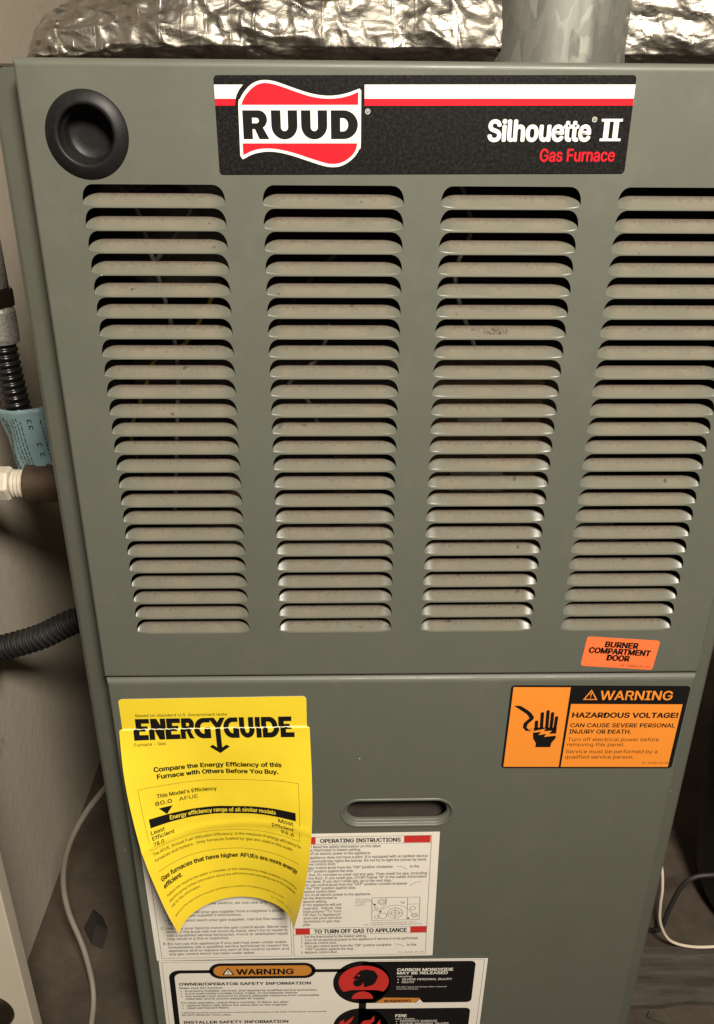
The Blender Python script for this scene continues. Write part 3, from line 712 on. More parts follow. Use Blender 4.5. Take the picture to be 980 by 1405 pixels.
for i, t in enumerate(('Gas control', 'knob shown', 'in "ON"', 'position.')): k.text(t, 165.3 + DU, (176.2 if i < 2 else 173.0) + DU, 71.6 + i * 2.2, 1.4)
k.text('Note: Knob cannot be turned from "ON" to', 177.5 + DU, 214.5 + DU, 98.9, 1.4); k.text('"OFF" unless knob is pushed in slightly. Do not force.', 171.4 + DU, 219.6 + DU, 101.2, 1.4)
k.path([(q[0] + DU, q[1]) for q in arc(197.5, 42.4, 8.2, 7.0, -95, -30, 8)], 0.35); k.path([(q[0] + DU, q[1]) for q in arc(216.3, 58.6, 8.6, 6.0, 195, 270, 8)], 0.35); k.path([(q[0] + DU, q[1]) for q in arc(197.6, 131.0, 8.6, 7.0, -95, -30, 8)], 0.35)
for r in RB: r.build('red_block', M_LABELRED, SL, 0.06)
k.build('small_print', M_GREYINK, SL, 0.08)

# --- owner safety warning label
GL = label_base('safety_warning_label', (-0.19337, 0.20622), -0.0115, rrect(0, 272.6, 0.0, 150.0, 0.6), M_PAPER, 0.25, -0.00075)
k = Print(); a_ = Print(); kt = Print(); kh1 = Print(); kh2 = Print(); kr = Print(); w_ = Print(); rd = Print(); fr = Print(); ab = Print(); k2 = Print(); rd2 = Print()
frame(k2, 2.6, 269.8, 1.0, 146.0, 0.22)
k.poly(stadium(85.0, 12.7, 44.3, 9.7)); a_.poly(stadium(85.0, 12.7, 40.8, 6.5))
k.poly(rrect(7.0, 172.4, 11.2, 140.0, 9.0), [rrect(11.6, 166.0, 15.1, 136.0, 6.0)])
kt.poly([(56.4, 8.1), (61.6, 17.6), (51.1, 17.6)])
w_.poly([(56.4, 10.0), (59.9, 16.7), (52.8, 16.7)]); k2.rect(56.0, 56.8, 11.6, 14.4); k2.rect(56.05, 56.75, 15.1, 15.9)
kt.text('WARNING', 63.1, 111.0, 17.0, 6.6, 0.03)
SM = [('Make sure this furnace:', 14.7, 50.9, 34.5, 2.2), ('is properly installed, serviced, and required by qualified service technicians', 19.1, 130.0, 38.2, 2.2), ('is not used inside a mobile home, trailer, or recreational vehicle', 19.1, 113.4, 41.6, 2.2), ('has enough room around it to ensure adequate clearance from combustible', 19.1, 132.1, 45.0, 2.2), ('materials, and to ensure adequate air supply', 19.1, 86.0, 48.4, 2.2),
      ('For best operation, check filters monthly. If filters are dirty:', 14.8, 106.2, 53.6, 2.2), ('replace filters with filters the same size as the originals', 19.1, 104.6, 57.1, 2.2), ('clean permanent filters', 19.1, 54.6, 60.4, 2.2), ('Lighting/operating instructions are on the front of the furnace or the back of the burner access panel', 14.7, 138.3, 66.4, 1.6), ('DO NOT REMOVE THIS LABEL', 14.5, 56.5, 69.8, 1.9)]
kh1.text('OWNER/OPERATOR SAFETY INFORMATION', 14.6, 125.1, 30.2, 3.3, 0.03); kh2.text('INSTALLER SAFETY INFORMATION', 14.8, 105.4, 80.4, 3.5, 0.03)
for t in SM: k2.text(*t, 0.012)
for u, v in ((15.8, 37.3), (15.8, 40.7), (15.8, 44.1), (15.8, 56.2), (15.8, 59.5)): k2.poly(arc(u, v, 0.55, 0.55, 0, 330, 11))
for v0, v1, cy in ((2.6, 55.6, 28.8), (63.0, 116.0, 89.3)):
    k.poly(rrect(168.0, 262.8, v0, v1, 4.5)); k.poly(arc(168.0, cy, 24.2, 27.0, 0, 354, 59))
rd.poly(arc(169.7, 28.0, 21.2, 20.6, -217, 37, 40) + [(180.25, 38.5), (159.75, 38.2)])
k2.poly(smooth_loop([(160.27, 23.75), (163.9, 17.02), (166.81, 13.01), (172.02, 11.97), (178.05, 13.84), (181.21, 19.52), (180.21, 26.31), (177.04, 31.98), (170.29, 34.64), (169.42, 29.58), (165.54, 24.28)], 3))
k2.poly(arc(164.6, 29.0, 3.9, 4.6, 0, 345, 23)); rd2.poly(arc(165.2, 19.4, 1.1, 1.1, 0, 330, 11))
rd.poly(arc(169.0, 49.8, 9.1, 9.6, 180, 360, 20))
fl = [[(146.5, 100), (148.6, 84.6), (150.3, 80.0), (153.9, 77.2), (153.2, 82.4), (162.2, 72.6), (160.4, 79.5), (157, 84), (155, 92), (154, 100)],
      [(165.5, 100), (167.5, 84.9), (170.5, 79.1), (176.7, 78), (179.8, 72.2), (180.1, 79.4), (176.1, 85), (173, 91), (172, 100)],
      [(179.5, 100), (181.6, 85.1), (184.9, 77.6), (185.6, 85.2), (189.5, 92), (186, 100)]]
for q in fl: fr.poly(q)
ab.poly([(187.4, 48.5), (218.4, 49.4), (214.3, 55.55), (180.0, 55.2)])
w_.poly([(218.0, 50.7), (215.1, 55.3), (221.4, 55.3)])
kr.text('WARNING', 187.2, 210.7, 54.5, 3.2, 0.03)
for t in [('CARBON MONOXIDE', 197.2, 244.4, 14.4, 3.3), ('MAY BE RELEASED', 197.4, 240.2, 18.5, 3.1)]: w_.text(*t, 0.03)
for t in [('causing:', 197.5, 210.6, 22.1, 2.0), ('SEVERE PERSONAL INJURY', 201.8, 244.2, 26.2, 2.4), ('DEATH', 201.9, 212.0, 29.7, 2.4), ('PROPERTY DAMAGE', 202.5, 234.9, 81.4, 2.6), ('SEVERE PERSONAL INJURY', 202.6, 245.5, 84.9, 2.6), ('can cause:', 198.2, 215.3, 77.8, 2.1)]: w_.text(*t, 0.008)
w_.text('FIRE', 198.0, 208.0, 74.4, 3.5, 0.03)
for t in [('DO NOT leave the blower door removed', 197.6, 240.2, 35.4, 1.5), ('from the furnace.', 197.7, 216.4, 38.0, 1.5)]: w_.text(*t)
for u, v in ((198.6, 25.2), (198.7, 28.7), (199.5, 80.4), (199.6, 83.9)): w_.poly(arc(u, v, 0.6, 0.6, 0, 330, 11))
k.build('black_ground', M_INK, GL, 0.06); a_.build('amber_pill', M_PILL, GL, 0.11); ab.build('amber_ribbon', M_PILL, GL, 0.11); rd.build('gas_pictogram', M_LABELRED, GL, 0.11); fr.build('flame_pictogram', M_LABELRED, GL, 0.11)
w_.build('white_lettering', M_PAPER, GL, 0.21); kt.build('warning_lettering', M_INK, GL, 0.16); kh1.build('heading_lettering', M_INK, GL, 0.16); kh2.build('heading_lettering', M_INK, GL, 0.16); kr.build('warning_lettering', M_INK, GL, 0.16); k2.build('small_print', M_INK, GL, 0.26); rd2.build('red_dot', M_LABELRED, GL, 0.31)

# --- yellow energy label: glued along its top, loose and curling outwards below a crease
EL_H = 184.0
def sheet(u, v, layer=0.0):
    def P(u, v):
        s = u - 66.0; t = min(1.0, max(0.0, (v - 27.0) / (EL_H - 27.0)))
        st = min(1.0, max(0.0, (v - 25.8) / 0.7)); st = st * st * (3 - 2 * st)
        p = 1.12 if s < 0 else 1.5
        kap = (1 / 41.5) * t ** p + 1e-5
        a = kap * abs(s)
        x = math.copysign(math.sin(a) / kap, s) * (0.976 + 0.030 * st); y = (1 - math.cos(a)) / kap * (1 - 0.26 * t)
        off = 0.5 + 1.1 * st + 7.8 * t ** 1.2
        rip = (0.9 * noise.noise(Vector((u * 0.030, v * 0.022, 4.2))) + 0.35 * noise.noise(Vector((u * 0.09, v * 0.05, 1.1))) + 0.35 * math.sin(u * 0.13 + v * 0.05) + 0.5 * math.sin(v * 0.11 + 1.2 + u * 0.03)) * min(1.0, t * 5) \
            + 1.5 * max(0.0, 1 - abs(v - 111 + (u - 66) * 0.06) / 5.0) ** 1.5 - 0.8 * max(0.0, 1 - math.hypot(u - 112, (v - 112) * 1.4) / 14)
        return Vector((-0.1313 + 0.0105 * t ** 1.4 + x / 1000, -(off + y + rip * 0.6) / 1000, 0.4745 - v / 1000 + s * 0.010 / 1000))
    c = P(u, v)
    if layer:
        n = (P(u + 0.3, v) - P(u - 0.3, v)).cross(P(u, v + 0.3) - P(u, v - 0.3)).normalized()
        if n.y > 0.3 or (n.y > 0 and False): n = -n
        c = c - n * layer / 1000 if (n.y > 0) else c + n * layer / 1000
    return c
def sheet_norm_sign():
    a = sheet(66.3, 50) - sheet(65.7, 50); b_ = sheet(66, 50.3) - sheet(66, 49.7); return -1 if a.cross(b_).y > 0 else 1
SG = sheet_norm_sign()
def sheet2(u, v, layer):
    e = 0.3
    n = (sheet(u + e, v) - sheet(u - e, v)).cross(sheet(u, v + e) - sheet(u, v - e)).normalized() * SG
    return sheet(u, v) + n * layer / 1000
b = MB()
vs_ = [0, 0.4, 1.0, 1.8, 2.8] + [4 + i * 2 for i in range(11)] + [25.2, 25.8, 26.0, 26.2, 26.5, 27.2, 28] + [30 + (EL_H - 30) * i / 70 for i in range(71)]
def inset(v):
    r_ = 2.8
    return r_ - math.sqrt(max(0, r_ * r_ - (r_ - v) ** 2)) if v < r_ else 0.0
for mi, lay in ((0, 0.0), (1, -0.18)):
    b.mi = mi; rows = []
    for v in vs_:
        i0 = inset(v); rows.append([sheet2(i0 + (132 - 2 * i0) * i / 60, v, lay) for i in range(61)])
    if mi == 0: b.grid(rows); front = rows
    else:
        b.grid([list(reversed(r_)) for r_ in rows])
        edge = lambda rs: [r_[0] for r_ in rs] + rs[-1][1:] + [r_[-1] for r_ in reversed(rs[:-1])] + list(reversed(rs[0][1:-1]))
        b.grid([edge(front), edge(rows)], True)
EL = b.build('energy_rating_label', [M_YELLOW, M_BACK], F, smooth=True)
SLICES = [((0, v, 0), (0, 1, 0)) for v in (25.2, 25.8, 26.0, 26.2, 26.5, 27.2)] + [((0, v, 0), (0, 1, 0)) for v in range(32, 184, 6)] + [((u, 0, 0), (1, 0, 0)) for u in range(3, 132, 5)]
k = Print(); ka = Print(); y_ = Print(); g = Print(); ga = Print()
H0, H1 = 17.2, 34.2; HT = H1 - H0
def letter(u0, u1, outer, holes=()):
    f = lambda pts: [(u0 + x * (u1 - u0), H0 + y * HT) for x, y in pts]
    ka.poly(f(outer), [f(h) for h in holes])
E_ = [(0, 0), (0.97, 0), (0.97, 0.24), (0.40, 0.24), (0.40, 0.38), (0.82, 0.38), (0.82, 0.60), (0.40, 0.60), (0.40, 0.76), (1, 0.76), (1, 1), (0, 1)]
N_ = [(0, 0), (0.42, 0), (0.64, 0.34), (0.64, 0), (1, 0), (1, 1), (0.64, 1), (0.36, 0.52), (0.36, 1), (0, 1)]
R__ = [(0, 0), (0.66, 0)] + arc(0.62, 0.32, 0.36, 0.32, -90, 70, 8)[1:] + [(1.0, 1.0), (0.64, 0.98), (0.44, 0.62), (0.37, 0.62), (0.37, 1), (0, 1)]
Rh_ = [(0.37, 0.24), (0.55, 0.24), (0.62, 0.32), (0.55, 0.41), (0.37, 0.41)]
G_ = [(0.96, 0.0), (0.55, 0.0)] + arc(0.55, 0.5, 0.55, 0.5, -90, -270, 16)[1:-1] + [(0.55, 1.0), (1.0, 1.0), (1.0, 0.50), (0.62, 0.50), (0.62, 0.76)] + arc(0.60, 0.5, 0.26, 0.26, 90, 270, 10) + [(0.96, 0.24)]
U_ = [(0, 0), (0.36, 0)] + arc(0.5, 0.60, 0.14, 0.16, 180, 0, 8) + [(0.64, 0), (1, 0)] + arc(0.5, 0.58, 0.5, 0.42, 0, 180, 14)
D_ = [(0, 0), (0.5, 0)] + arc(0.5, 0.5, 0.5, 0.5, -90, 90, 14)[1:-1] + [(0.5, 1), (0, 1)]
Dh_ = [(0.31, 0.25), (0.46, 0.25)] + arc(0.46, 0.5, 0.22, 0.25, -90, 90, 8)[1:-1] + [(0.46, 0.75), (0.31, 0.75)]
letter(9.8, 20.0, E_); letter(20.5, 31.2, N_); letter(31.8, 41.9, E_); letter(42.3, 51.6, R__, [Rh_]); letter(51.7, 63.2, G_)
letter(72.2, 82.9, G_); letter(83.5, 93.7, U_); letter(94.8, 98.4, [(0, 0), (1, 0), (1, 1), (0, 1)]); letter(99.2, 110.9, D_, [Dh_]); letter(111.6, 121.3, E_)
ka.poly([(61.6, 17.2), (65.8, 17.2), (68.0, 21.2), (70.0, 17.2), (73.6, 17.2), (70.0, 25.5), (70.0, 42.4), (73.0, 39.9), (75.4, 41.6), (68.2, 47.4), (61.2, 41.6), (63.6, 39.9), (66.4, 42.4), (66.4, 25.5)])
g.text('Based on standard U.S. Government tests', 10.6, 75.3, 15.4, 2.3, 0.008); g.text('Furnace - Gas', 9.6, 31.2, 38.6, 2.4, 0.008)
k.text('Compare the Energy Efficiency of this', 20.4, 110.6, 59.3, 3.6, 0.034); k.text('Furnace with Others Before You Buy.', 22.0, 108.0, 65.2, 3.6, 0.034)
frame(ga, 7.5, 122.0, 71.0, 117.0, 0.25)
k.text("This Model's Efficiency", 19.5, 62.0, 80.6, 3.1, 0.020); k.text('80.0', 17.5, 29.5, 86.2, 3.1, 0.020); g.text('AFUE', 34.5, 48.0, 86.0, 3.1, 0.008)
ka.poly([(19.5, 88.6), (29.5, 88.6), (24.5, 94.6)]); ka.rect(11.0, 119.0, 94.7, 101.4)
y_.text('Energy efficiency range of all similar models', 26.0, 103.5, 99.6, 3.4, 0.016)
for t in [('Least', 10.5, 21, 106.4, 2.9), ('Efficient', 10.5, 27.5, 110.8, 2.9), ('78.0', 10.5, 19.0, 115.2, 2.9), ('Most', 105, 116.8, 105.8, 2.9), ('Efficient', 99.5, 117, 110.4, 2.9), ('96.6', 106.5, 117, 115.0, 2.9)]: k.text(*t, 0.018)
g.text('The AFUE, Annual Fuel Utilization Efficiency, is the measure of energy efficiency for', 7.6, 123.5, 122.2, 2.5, 0.008); g.text('furnaces and boilers.  Only furnaces fueled by gas are used in this scale.', 7.6, 116.0, 127.0, 2.5, 0.008)
ga.line((7.5, 135.0), (122.0, 135.0), 0.3)
k.text('Gas furnaces that have higher AFUEs are more energy', 7.6, 121.0, 143.4, 3.7, 0.030); k.text('efficient.', 7.6, 25.5, 149.4, 3.7, 0.030)
g.text('Federal law requires the seller or installer of this appliance to make available a fact sheet or', 7.6, 122.0, 156.3, 2.1, 0.008); g.text('directory giving further information about the efficiency and operating cost of this equipment.', 7.6, 121.0, 161.0, 2.1, 0.008); g.text('Ask for this information.', 7.6, 38.0, 165.6, 2.1, 0.008)
g.text('Removal of this label before consumer purchase is a violation of Federal law (42 U.S.C. 6302)', 7.6, 106.0, 173.6, 1.6, 0.008); g.text('92-20081-62-03', 92.0, 118.0, 179.0, 1.7)
cr = Print()
pts = [(1.5 + 128.5 * i / 90, 26.1 + 0.10 * math.sin(i * 1.7) + random.uniform(-0.06, 0.06)) for i in range(91)]
for i, (p0, p1) in enumerate(zip(pts, pts[1:])):
    cr.line(p0, p1, 0.22 + (0.5 if random.random() < 0.09 else 0.0) * random.random())
M_DARKINK = plain('brown_black_small_print', (0.035, 0.026, 0.006), 0.5, var=0.1, spec=0.2)
ka.build('headline_lettering', M_INK, EL, 0.10, sheet2, SLICES); k.build('black_lettering', M_INK, EL, 0.10, sheet2, ())
g.build('small_print', M_DARKINK, EL, 0.10, sheet2, ()); ga.build('ruled_lines', M_DARKINK, EL, 0.10, sheet2, SLICES)
y_.build('yellow_lettering', M_YELLOWINK, EL, 0.18, sheet2, ()); cr.build('worn_crease', M_CREASE, EL, 0.20, sheet2, ())
bpy.data.objects.remove(_fo); bpy.data.curves.remove(_fc)

# ------------------------------------------------------------------ foil wrap and flue above the cabinet
def foil(name, x0, x1, prof, nx, rise, seed, slant, label, folds=0.0):
    """prof: cross-section (Y,Z) from the front foot over the top to the back; rise(x): height scale"""
    mb = MB(); pr = spline([(0, y, z) for y, z in prof], 14); rows = []
    L = 0.0; acc = [0.0]
    rng = random.Random(seed); ST = []; sx = x0
    while sx < x1:
        sx += rng.uniform(0.008, 0.020); a0 = rng.uniform(0.0, 0.02); ST.append((sx, rng.uniform(-0.35, 0.10), a0, a0 + rng.uniform(0.015, 0.06)))
    for a, c in zip(pr, pr[1:]): L += (c - a).length; acc.append(L)
    for i in range(nx + 1):
        x = x0 + (x1 - x0) * i / nx; k = rise(x); row = []
        for j, p in enumerate(pr):
            q = pr[min(j + 1, len(pr) - 1)] - pr[max(j - 1, 0)]; n = Vector((0, -q.z, q.y)).normalized()
            if n.y > 0 and j < 10: n = -n
            n = Vector((0, -q.z, q.y)).normalized()
            if n.dot(Vector((0, -0.5, 1))) < 0: n = -n
            w = Vector((x * 1.0 + slant * acc[j], acc[j], seed))
            cell = noise.voronoi(Vector((w.x * 30, w.y * 48, seed)))[0]; cel2 = noise.voronoi(Vector((w.x * 75 + w.y * 20, w.y * 90, seed + 2)))[0]
            facet = (cell[1] - cell[0])
            big = noise.noise(Vector((w.x * 16, w.y * 20, seed + 3)))
            rid = 1 - abs(noise.noise(Vector((w.x * 48 + w.y * 30, w.y * 62, seed + 9)))) * 2
            fine = noise.noise(Vector((w.x * 190, w.y * 140, seed + 5)))
            stitch = 0.0
            for sx, sl, a0, a1 in ST:
                if a0 < acc[j] < a1:
                    e_ = abs(x - sx - sl * acc[j] - 0.0012 * noise.noise(Vector((sx * 50, acc[j] * 70, seed))))
                    if e_ < 0.0016: stitch = max(stitch, 1 - e_ / 0.0016)
            d = 0.0036 * big + 0.0026 * min(facet, 0.5) + 0.0016 * min(cel2[1] - cel2[0], 0.6) + 0.0042 * max(0, rid - 0.5) + 0.0003 * fine + 0.0009 * stitch
            if folds: d += folds * (abs(math.sin((w.x * 0.55 + acc[j] * 0.9) * 95 + 1.5 * noise.noise(Vector((x * 18, acc[j] * 18, seed))))) - 0.4)
            d *= min(1.0, acc[j] / 0.012)
            p2 = Vector((x, p.y, 0.8588 + (p.z - 0.8588) * k)) + n * d
            row.append((p2.x, p2.y + (1 - k) * 0.05, max(0.8589, p2.z)))
        rows.append(row)
    mb.grid(rows)
    # close both ends with a crumpled tuck
    for r_, flip in ((rows[0], 1), (rows[-1], -1)):
        c = Vector((r_[0][0], sum(p[1] for p in r_) / len(r_), 0.861)); o = len(mb.v)
        mb.add([tuple(c)] + list(r_), [(0, i + 1, i + 2) if flip > 0 else (0, i + 2, i + 1) for i in range(len(r_) - 1)])
    ob = recalc(mb.build(name, M_FOIL, None, smooth=True)); tag(ob, label, 'duct insulation'); return ob
PROF1 = [(0.115, 0.8590), (0.100, 0.866), (0.092, 0.874), (0.096, 0.890), (0.112, 0.906), (0.150, 0.922), (0.230, 0.936), (0.400, 0.945)]
def rise1(x):
    t = min(1.0, max(0.0, (x + 0.240) / 0.016)); a = math.sin(t * math.pi / 2) ** 0.6
    return a * (0.50 + 0.50 * min(1, max(0, (x + 0.240) / 0.11)) ** 0.8)
foil('foil_duct_wrap', -0.240, 0.0515, PROF1, 240, rise1, 1.3, 0.15, 'crinkled silver foil insulation lying along the furnace top, left of the flue pipe')
PROF2 = [(0.150, 0.8590), (0.135, 0.866), (0.128, 0.876), (0.136, 0.898), (0.160, 0.918), (0.220, 0.940), (0.400, 0.955)]
foil('foil_duct_wrap', 0.118, 0.330, PROF2, 160, lambda x: 1.0, 6.1, 0.9, 'crinkled silver foil insulation at the right of the flue pipe', 0.0045)
fp = thing('flue_pipe', 'spangled galvanised steel flue pipe rising from the furnace top', 'pipe', (0.0965, 0.148, 0.8588))
b = MB(); rows = []
for z in (0.0, 0.004, 0.02, 0.1, 0.25, 0.5):
    row = []
    for k_ in range(96):
        a = 2 * math.pi * k_ / 96; d = (a - math.radians(-82)) % (2 * math.pi)
        r_ = 0.0447 + (0.0009 if d < 0.16 else 0.0)
        row.append((r_ * math.cos(a), r_ * math.sin(a), z))
    rows.append(row)
b.grid(rows, True); recalc(b.build('pipe_wall', M_GALV, fp, smooth=True))
b = MB(); lathe(b, [(0.0449, 0.0030), (0.0462, 0.0025), (0.0462, 0.0002), (0.0449, 0.0002)], (0, 0, 0), 'z', 48); recalc(b.build('collar', M_GALV, fp, smooth=False))

# ------------------------------------------------------------------ left of the furnace
def corrugated(name, pts, r, pitch, amp, mat, label, cat, seg=20):
    mb = MB(); P = resample(spline(pts, 24), pitch / 8)
    tube(mb, P, lambda d: r + amp * (1 - abs(math.sin(math.pi * d / pitch)) ** 1.6 * 2) * -1, seg)
    return tag(mb.build(name, mat, None, smooth=True), label, cat)
corrugated('flexible_conduit', [(-0.3113, 0.1998, 0.6735), (-0.3108, 0.1998, 0.6529), (-0.3088, 0.1998, 0.6191), (-0.3061, 0.2023, 0.5774), (-0.3036, 0.206, 0.5453)], 0.0102, 0.0056, 0.0008, M_CORR, 'glossy black corrugated conduit hanging below the zinc connector', 'conduit')
cn = thing('conduit_connector', 'rough grey cast zinc conduit connector at the left edge', 'connector', (-0.3113, 0.1998, 0.671))
cn.scale = (1.232,) * 3
b = MB(); lathe(b, [(0.0085, 0.0), (0.0104, 0.0), (0.0110, 0.003), (0.0110, 0.020), (0.0098, 0.0225), (0.0098, 0.024)], (0, 0, 0), 'z', 36); recalc(b.build('body', M_ZINC, cn, smooth=False))
b = MB(); lathe(b, [(0.0098, 0.0235), (0.0118, 0.0235), (0.0122, 0.025), (0.0122, 0.033), (0.0118, 0.0345), (0.0098, 0.0345)], (0, 0, 0), 'z', 6); recalc(b.build('lock_nut', M_DARKMETAL, cn))
b = MB(); lathe(b, [(0.0088, 0.0345), (0.0095, 0.035), (0.0092, 0.062), (0.0088, 0.066), (0.003, 0.067)], (0, 0, 0), 'z', 36, True); recalc(b.build('threaded_end', M_ZINC, cn, smooth=True))
b = MB(); lathe(b, [(0.0, -0.002), (0.0042, -0.002), (0.0048, 0.0), (0.0048, 0.004)], (-0.001, -0.0095, 0.052), 'y', 20); recalc(b.build('screw', M_DARKMETAL, cn, smooth=True))
# blue tag wrapped round the conduit
bt = None
b = MB(); rows = []
for j in range(15):
    row = []
    for i in range(29):
        u = i / 28; w = j / 14
        ang = math.radians(200 + 150 * u)
        rr = 0.0228 + 0.0009 * math.sin(w * 9 + u * 7) + 0.0006 * math.sin(u * 19 + w * 5)
        row.append((-0.3012 + rr * math.cos(ang) + 0.0076 * (w - 0.3), 0.2060 + 0.8 * rr * math.sin(ang), 0.6174 - 0.057 * w + 0.003 * u - 0.001 * math.sin(u * 3.1)))
    rows.append(row)
b.grid(rows)
bt = recalc(b.build('paper_tag', M_BLUE, None, smooth=True)); tag(bt, 'crinkled blue paper tag wrapped round the black conduit', 'tag')
sd = bt.modifiers.new('thick', 'SOLIDIFY'); sd.thickness = 0.0003
def tagpt(u, w, lift=0.0006):
    ang = math.radians(200 + 150 * u); rr = 0.0228 + lift + 0.0009 * math.sin(w * 9 + u * 7) + 0.0006 * math.sin(u * 19 + w * 5)
    return (-0.3012 + rr * math.cos(ang) + 0.0076 * (w - 0.3), 0.2060 + 0.8 * rr * math.sin(ang), 0.6174 - 0.057 * w + 0.003 * u - 0.001 * math.sin(u * 3.1))
b = MB()                                       # print that is too small to read: broken rules and blots, running down the tag
def tagrule(u0, w0, w1, wd):
    n = 6; b.grid([[tagpt(u0 - wd, w0 + (w1 - w0) * i / n), tagpt(u0 + wd, w0 + (w1 - w0) * i / n)] for i in range(n + 1)])
for u in (0.16, 0.21, 0.30, 0.345, 0.39, 0.435, 0.70):
    w = 0.08 + random.random() * 0.1
    while w < 0.92:
        l_ = random.uniform(0.02, 0.09); tagrule(u, w, min(0.95, w + l_), 0.006 if u > 0.25 else 0.010); w += l_ + random.uniform(0.012, 0.03)
for u, w in ((0.56, 0.15), (0.56, 0.24), (0.60, 0.50), (0.60, 0.66), (0.64, 0.84)):
    for a_0, a_1 in ((0, 0.05),):
        tagrule(u - 0.022, w, w + 0.05, 0.006); tagrule(u + 0.022, w, w + 0.05, 0.006)
        b.grid([[tagpt(u - 0.022, w), tagpt(u + 0.022, w)], [tagpt(u - 0.022, w + 0.012), tagpt(u + 0.022, w + 0.012)]])
b.build('dark_print', M_INK, bt)
# iron gas pipe with union nut
gp = thing('gas_pipe_fitting', 'rusty brown iron pipe coupling with pale hex nut entering the furnace side', 'pipe fitting', (-0.3064, 0.188, 0.5534))
gp.scale = (1.24,) * 3
b = MB(); lathe(b, [(0.0100, 0.0), (0.0128, 0.0), (0.0134, 0.001), (0.0134, 0.007), (0.0127, 0.008), (0.0127, 0.050), (0.0100, 0.051)], (0, 0, 0), 'x', 40); recalc(b.build('coupling', M_RUST, gp, smooth=False))
b = MB()
lathe(b, [(0.0070, -0.0105)] + [(0.0088 + 0.0011 * (i % 2), -0.0100 + i * 0.00125) for i in range(9)] + [(0.0088, 0.002)], (0, 0, 0), 'x', 32); recalc(b.build('thread', M_NUT, gp, smooth=False))
b = MB(); lathe(b, [(0.006, -0.030), (0.0108, -0.030), (0.0120, -0.0285), (0.0120, -0.0125), (0.0108, -0.0105), (0.006, -0.0105)], (0, 0, 0), 'x', 6); recalc(b.build('hex_nut', M_NUT, gp, bevel=0.0008))
b = MB(); lathe(b, [(0.006, -0.08), (0.0075, -0.08), (0.0075, -0.030), (0.006, -0.030)], (0, 0, 0), 'x', 24); recalc(b.build('supply_pipe', M_NUT, gp, smooth=True))
corrugated('flexible_hose', [(-0.371, 0.165, 0.366), (-0.3682, 0.1901, 0.3806), (-0.3602, 0.1901, 0.3846), (-0.3212, 0.1901, 0.3972), (-0.2831, 0.1901, 0.416), (-0.224, 0.19, 0.433)], 0.0106, 0.0058, 0.0019, M_HOSE, 'dusty black corrugated hose running into the furnace side', 'hose')
b = MB(); tube(b, spline([(-0.225, 0.18, 0.300), (-0.2597, 0.16, 0.2586), (-0.2681, 0.16, 0.2467), (-0.2956, 0.16, 0.2091), (-0.3184, 0.16, 0.1649), (-0.3309, 0.16, 0.1184), (-0.3279, 0.15, 0.0818), (-0.3106, 0.13, 0.0461), (-0.2990, 0.105, 0.0120), (-0.2940, 0.06, 0.0035), (-0.292, 0.0, 0.0033), (-0.29, -0.08, 0.0033)], 10), 0.0029, 12)
tag(b.build('cable', M_CABLE, None, smooth=True), 'thin grey cable drooping to the floor between wall and furnace', 'cable')
b = MB()
lf = [(-0.334, 0.192, 0.003), (-0.327, 0.211, 0.010), (-0.316, 0.206, 0.004), (-0.303, 0.182, 0.012), (-0.306, 0.165, 0.003), (-0.318, 0.168, 0.008)]
c0 = (-0.318, 0.188, 0.013)
b.add([c0] + lf + [(x, y, z - 0.0015) for x, y, z in lf] + [(c0[0], c0[1], c0[2] - 0.0015)], [(0, i + 1, (i + 1) % 6 + 1) for i in range(6)] + [(13, (i + 1) % 6 + 7, i + 7) for i in range(6)] + [(i + 1, i + 7, (i + 1) % 6 + 7, (i + 1) % 6 + 1) for i in range(6)])
tag(recalc(b.build('scrap_paper', M_LEAF, None, bevel=0.002)), 'dark crumpled scrap on the floor beside the grey cable', 'debris')
# cream door with its knob, cut by the lower left corner of the picture
cd = thing('closet_door', 'cream painted door edge with metal knob at lower left', 'door', (-0.2925, -0.028, 0.0))
b = MB(); b.box(-0.42, 0.0, 0.0, 0.014, 0.008, 0.80); b.build('door_leaf', M_DOORPAINT, cd, bevel=0.0012)
kc = (-0.0345, 0.0, 0.186)
b = MB(); lathe(b, [(0.0005, -0.004), (0.015, -0.004), (0.019, -0.0035), (0.0215, -0.0018), (0.022, 0.0)], kc, 'y', 40); recalc(b.build('rosette', M_DARKMETAL, cd, smooth=True))
b = MB(); lathe(b, [(0.0005, -0.040), (0.008, -0.0395), (0.0135, -0.036), (0.0150, -0.030), (0.0135, -0.023), (0.0085, -0.017), (0.0080, -0.004)], kc, 'y', 40); recalc(b.build('knob', M_BRASS, cd, smooth=True))

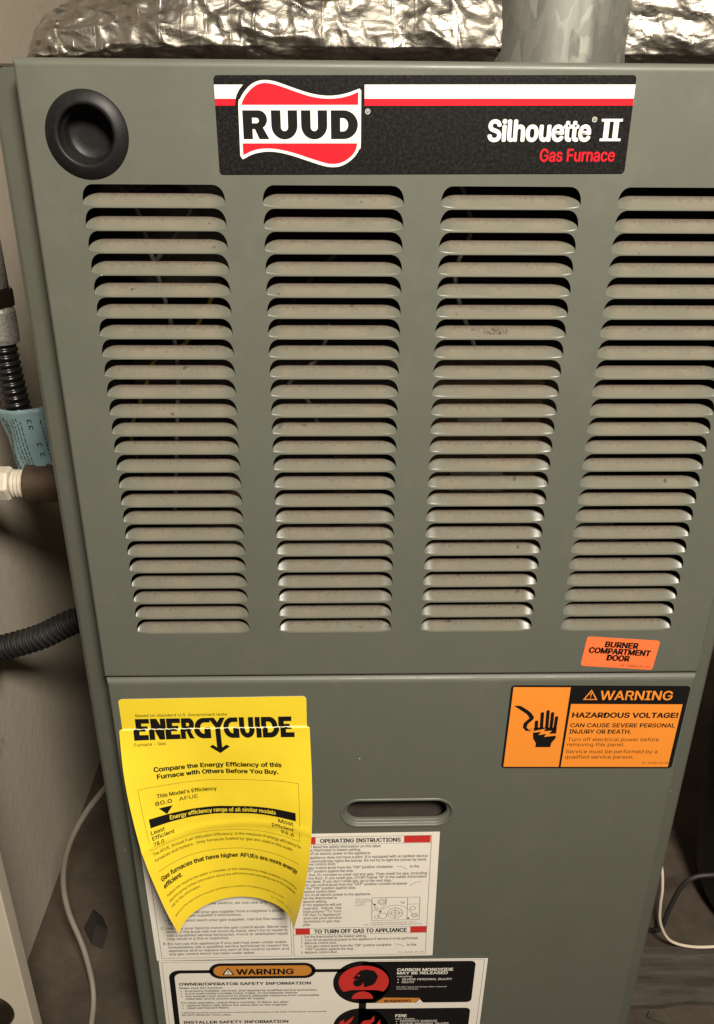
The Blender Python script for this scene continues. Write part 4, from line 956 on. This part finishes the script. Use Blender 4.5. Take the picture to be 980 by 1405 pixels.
# ------------------------------------------------------------------ right of the furnace
b = MB(); n = 14; rows = []
for i in range(n + 1):
    t = i / n; x = 0.245 + 0.21 * t; dz = 0.0012 * math.sin(t * 7)
    y0 = 0.086 + 0.010 * t + 0.0012 * math.sin(t * 23); y1 = 0.152 + 0.004 * t
    rows.append([(x, y0, 0.0005), (x, y0, 0.006 + dz), (x, y0 + 0.010, 0.0068 + dz), (x, (y0 + y1) / 2, 0.0066 + dz), (x, y1, 0.006 + dz), (x, y1, 0.0005)])
b.grid(rows); o = len(b.v)
b.f += [tuple(range(6)), tuple(reversed(range(o - 6, o)))]; b.m += [0, 0]
tag(recalc(b.build('board', M_BOARD)), 'grey weathered board lying on the floor right of the furnace', 'board')
b = MB(); b.add([(0.2715, 0.078, 0.001), (0.288, 0.070, 0.001), (0.290, 0.075, 0.001), (0.276, 0.0835, 0.001), (0.2715, 0.078, 0.003), (0.288, 0.070, 0.0035), (0.290, 0.075, 0.003), (0.276, 0.0835, 0.003)], [(0, 3, 2, 1), (4, 5, 6, 7), (0, 1, 5, 4), (1, 2, 6, 5), (2, 3, 7, 6), (3, 0, 4, 7)])
tag(recalc(b.build('wood_chip', M_BOARD)), 'small splinter on the floor in front of the grey board', 'debris')
b = MB(); tube(b, spline([(0.240, 0.22, 0.240), (0.275, 0.178, 0.178), (0.2925, 0.158, 0.1320), (0.2970, 0.151, 0.1030), (0.2986, 0.15, 0.0780), (0.3028, 0.15, 0.0511), (0.3146, 0.15, 0.0262), (0.3286, 0.15, 0.0153), (0.3498, 0.15, 0.0100), (0.3739, 0.15, 0.0105), (0.3950, 0.15, 0.014), (0.44, 0.15, 0.0095)], 10), 0.0016, 10)
tag(b.build('cable', M_WHITECABLE, None, smooth=True), 'thin white cable looping above the grey board', 'cable')
b = MB(); tube(b, spline([(0.30, 0.18, 0.003), (0.3154, 0.17, 0.0136), (0.3207, 0.17, 0.0452), (0.3284, 0.17, 0.0803), (0.3416, 0.17, 0.0956), (0.3687, 0.17, 0.0995), (0.42, 0.18, 0.10)], 8), 0.0026, 10)
tag(b.build('cable', M_DARKCABLE, None, smooth=True), 'dark cable arching behind the white cable', 'cable')
b = MB(); lathe(b, [(0.001, 0.0), (0.080, 0.0), (0.096, 0.004), (0.106, 0.014), (0.112, 0.030), (0.122, 0.12), (0.130, 0.22), (0.135, 0.34), (0.138, 0.36), (0.134, 0.36), (0.126, 0.22), (0.110, 0.04), (0.001, 0.03)], (0.492, 0.215, 0.0005), 'z', 64)
tag(recalc(b.build('bin', M_BIN, None, smooth=True)), 'dark rounded container standing in shadow right of the furnace', 'container')
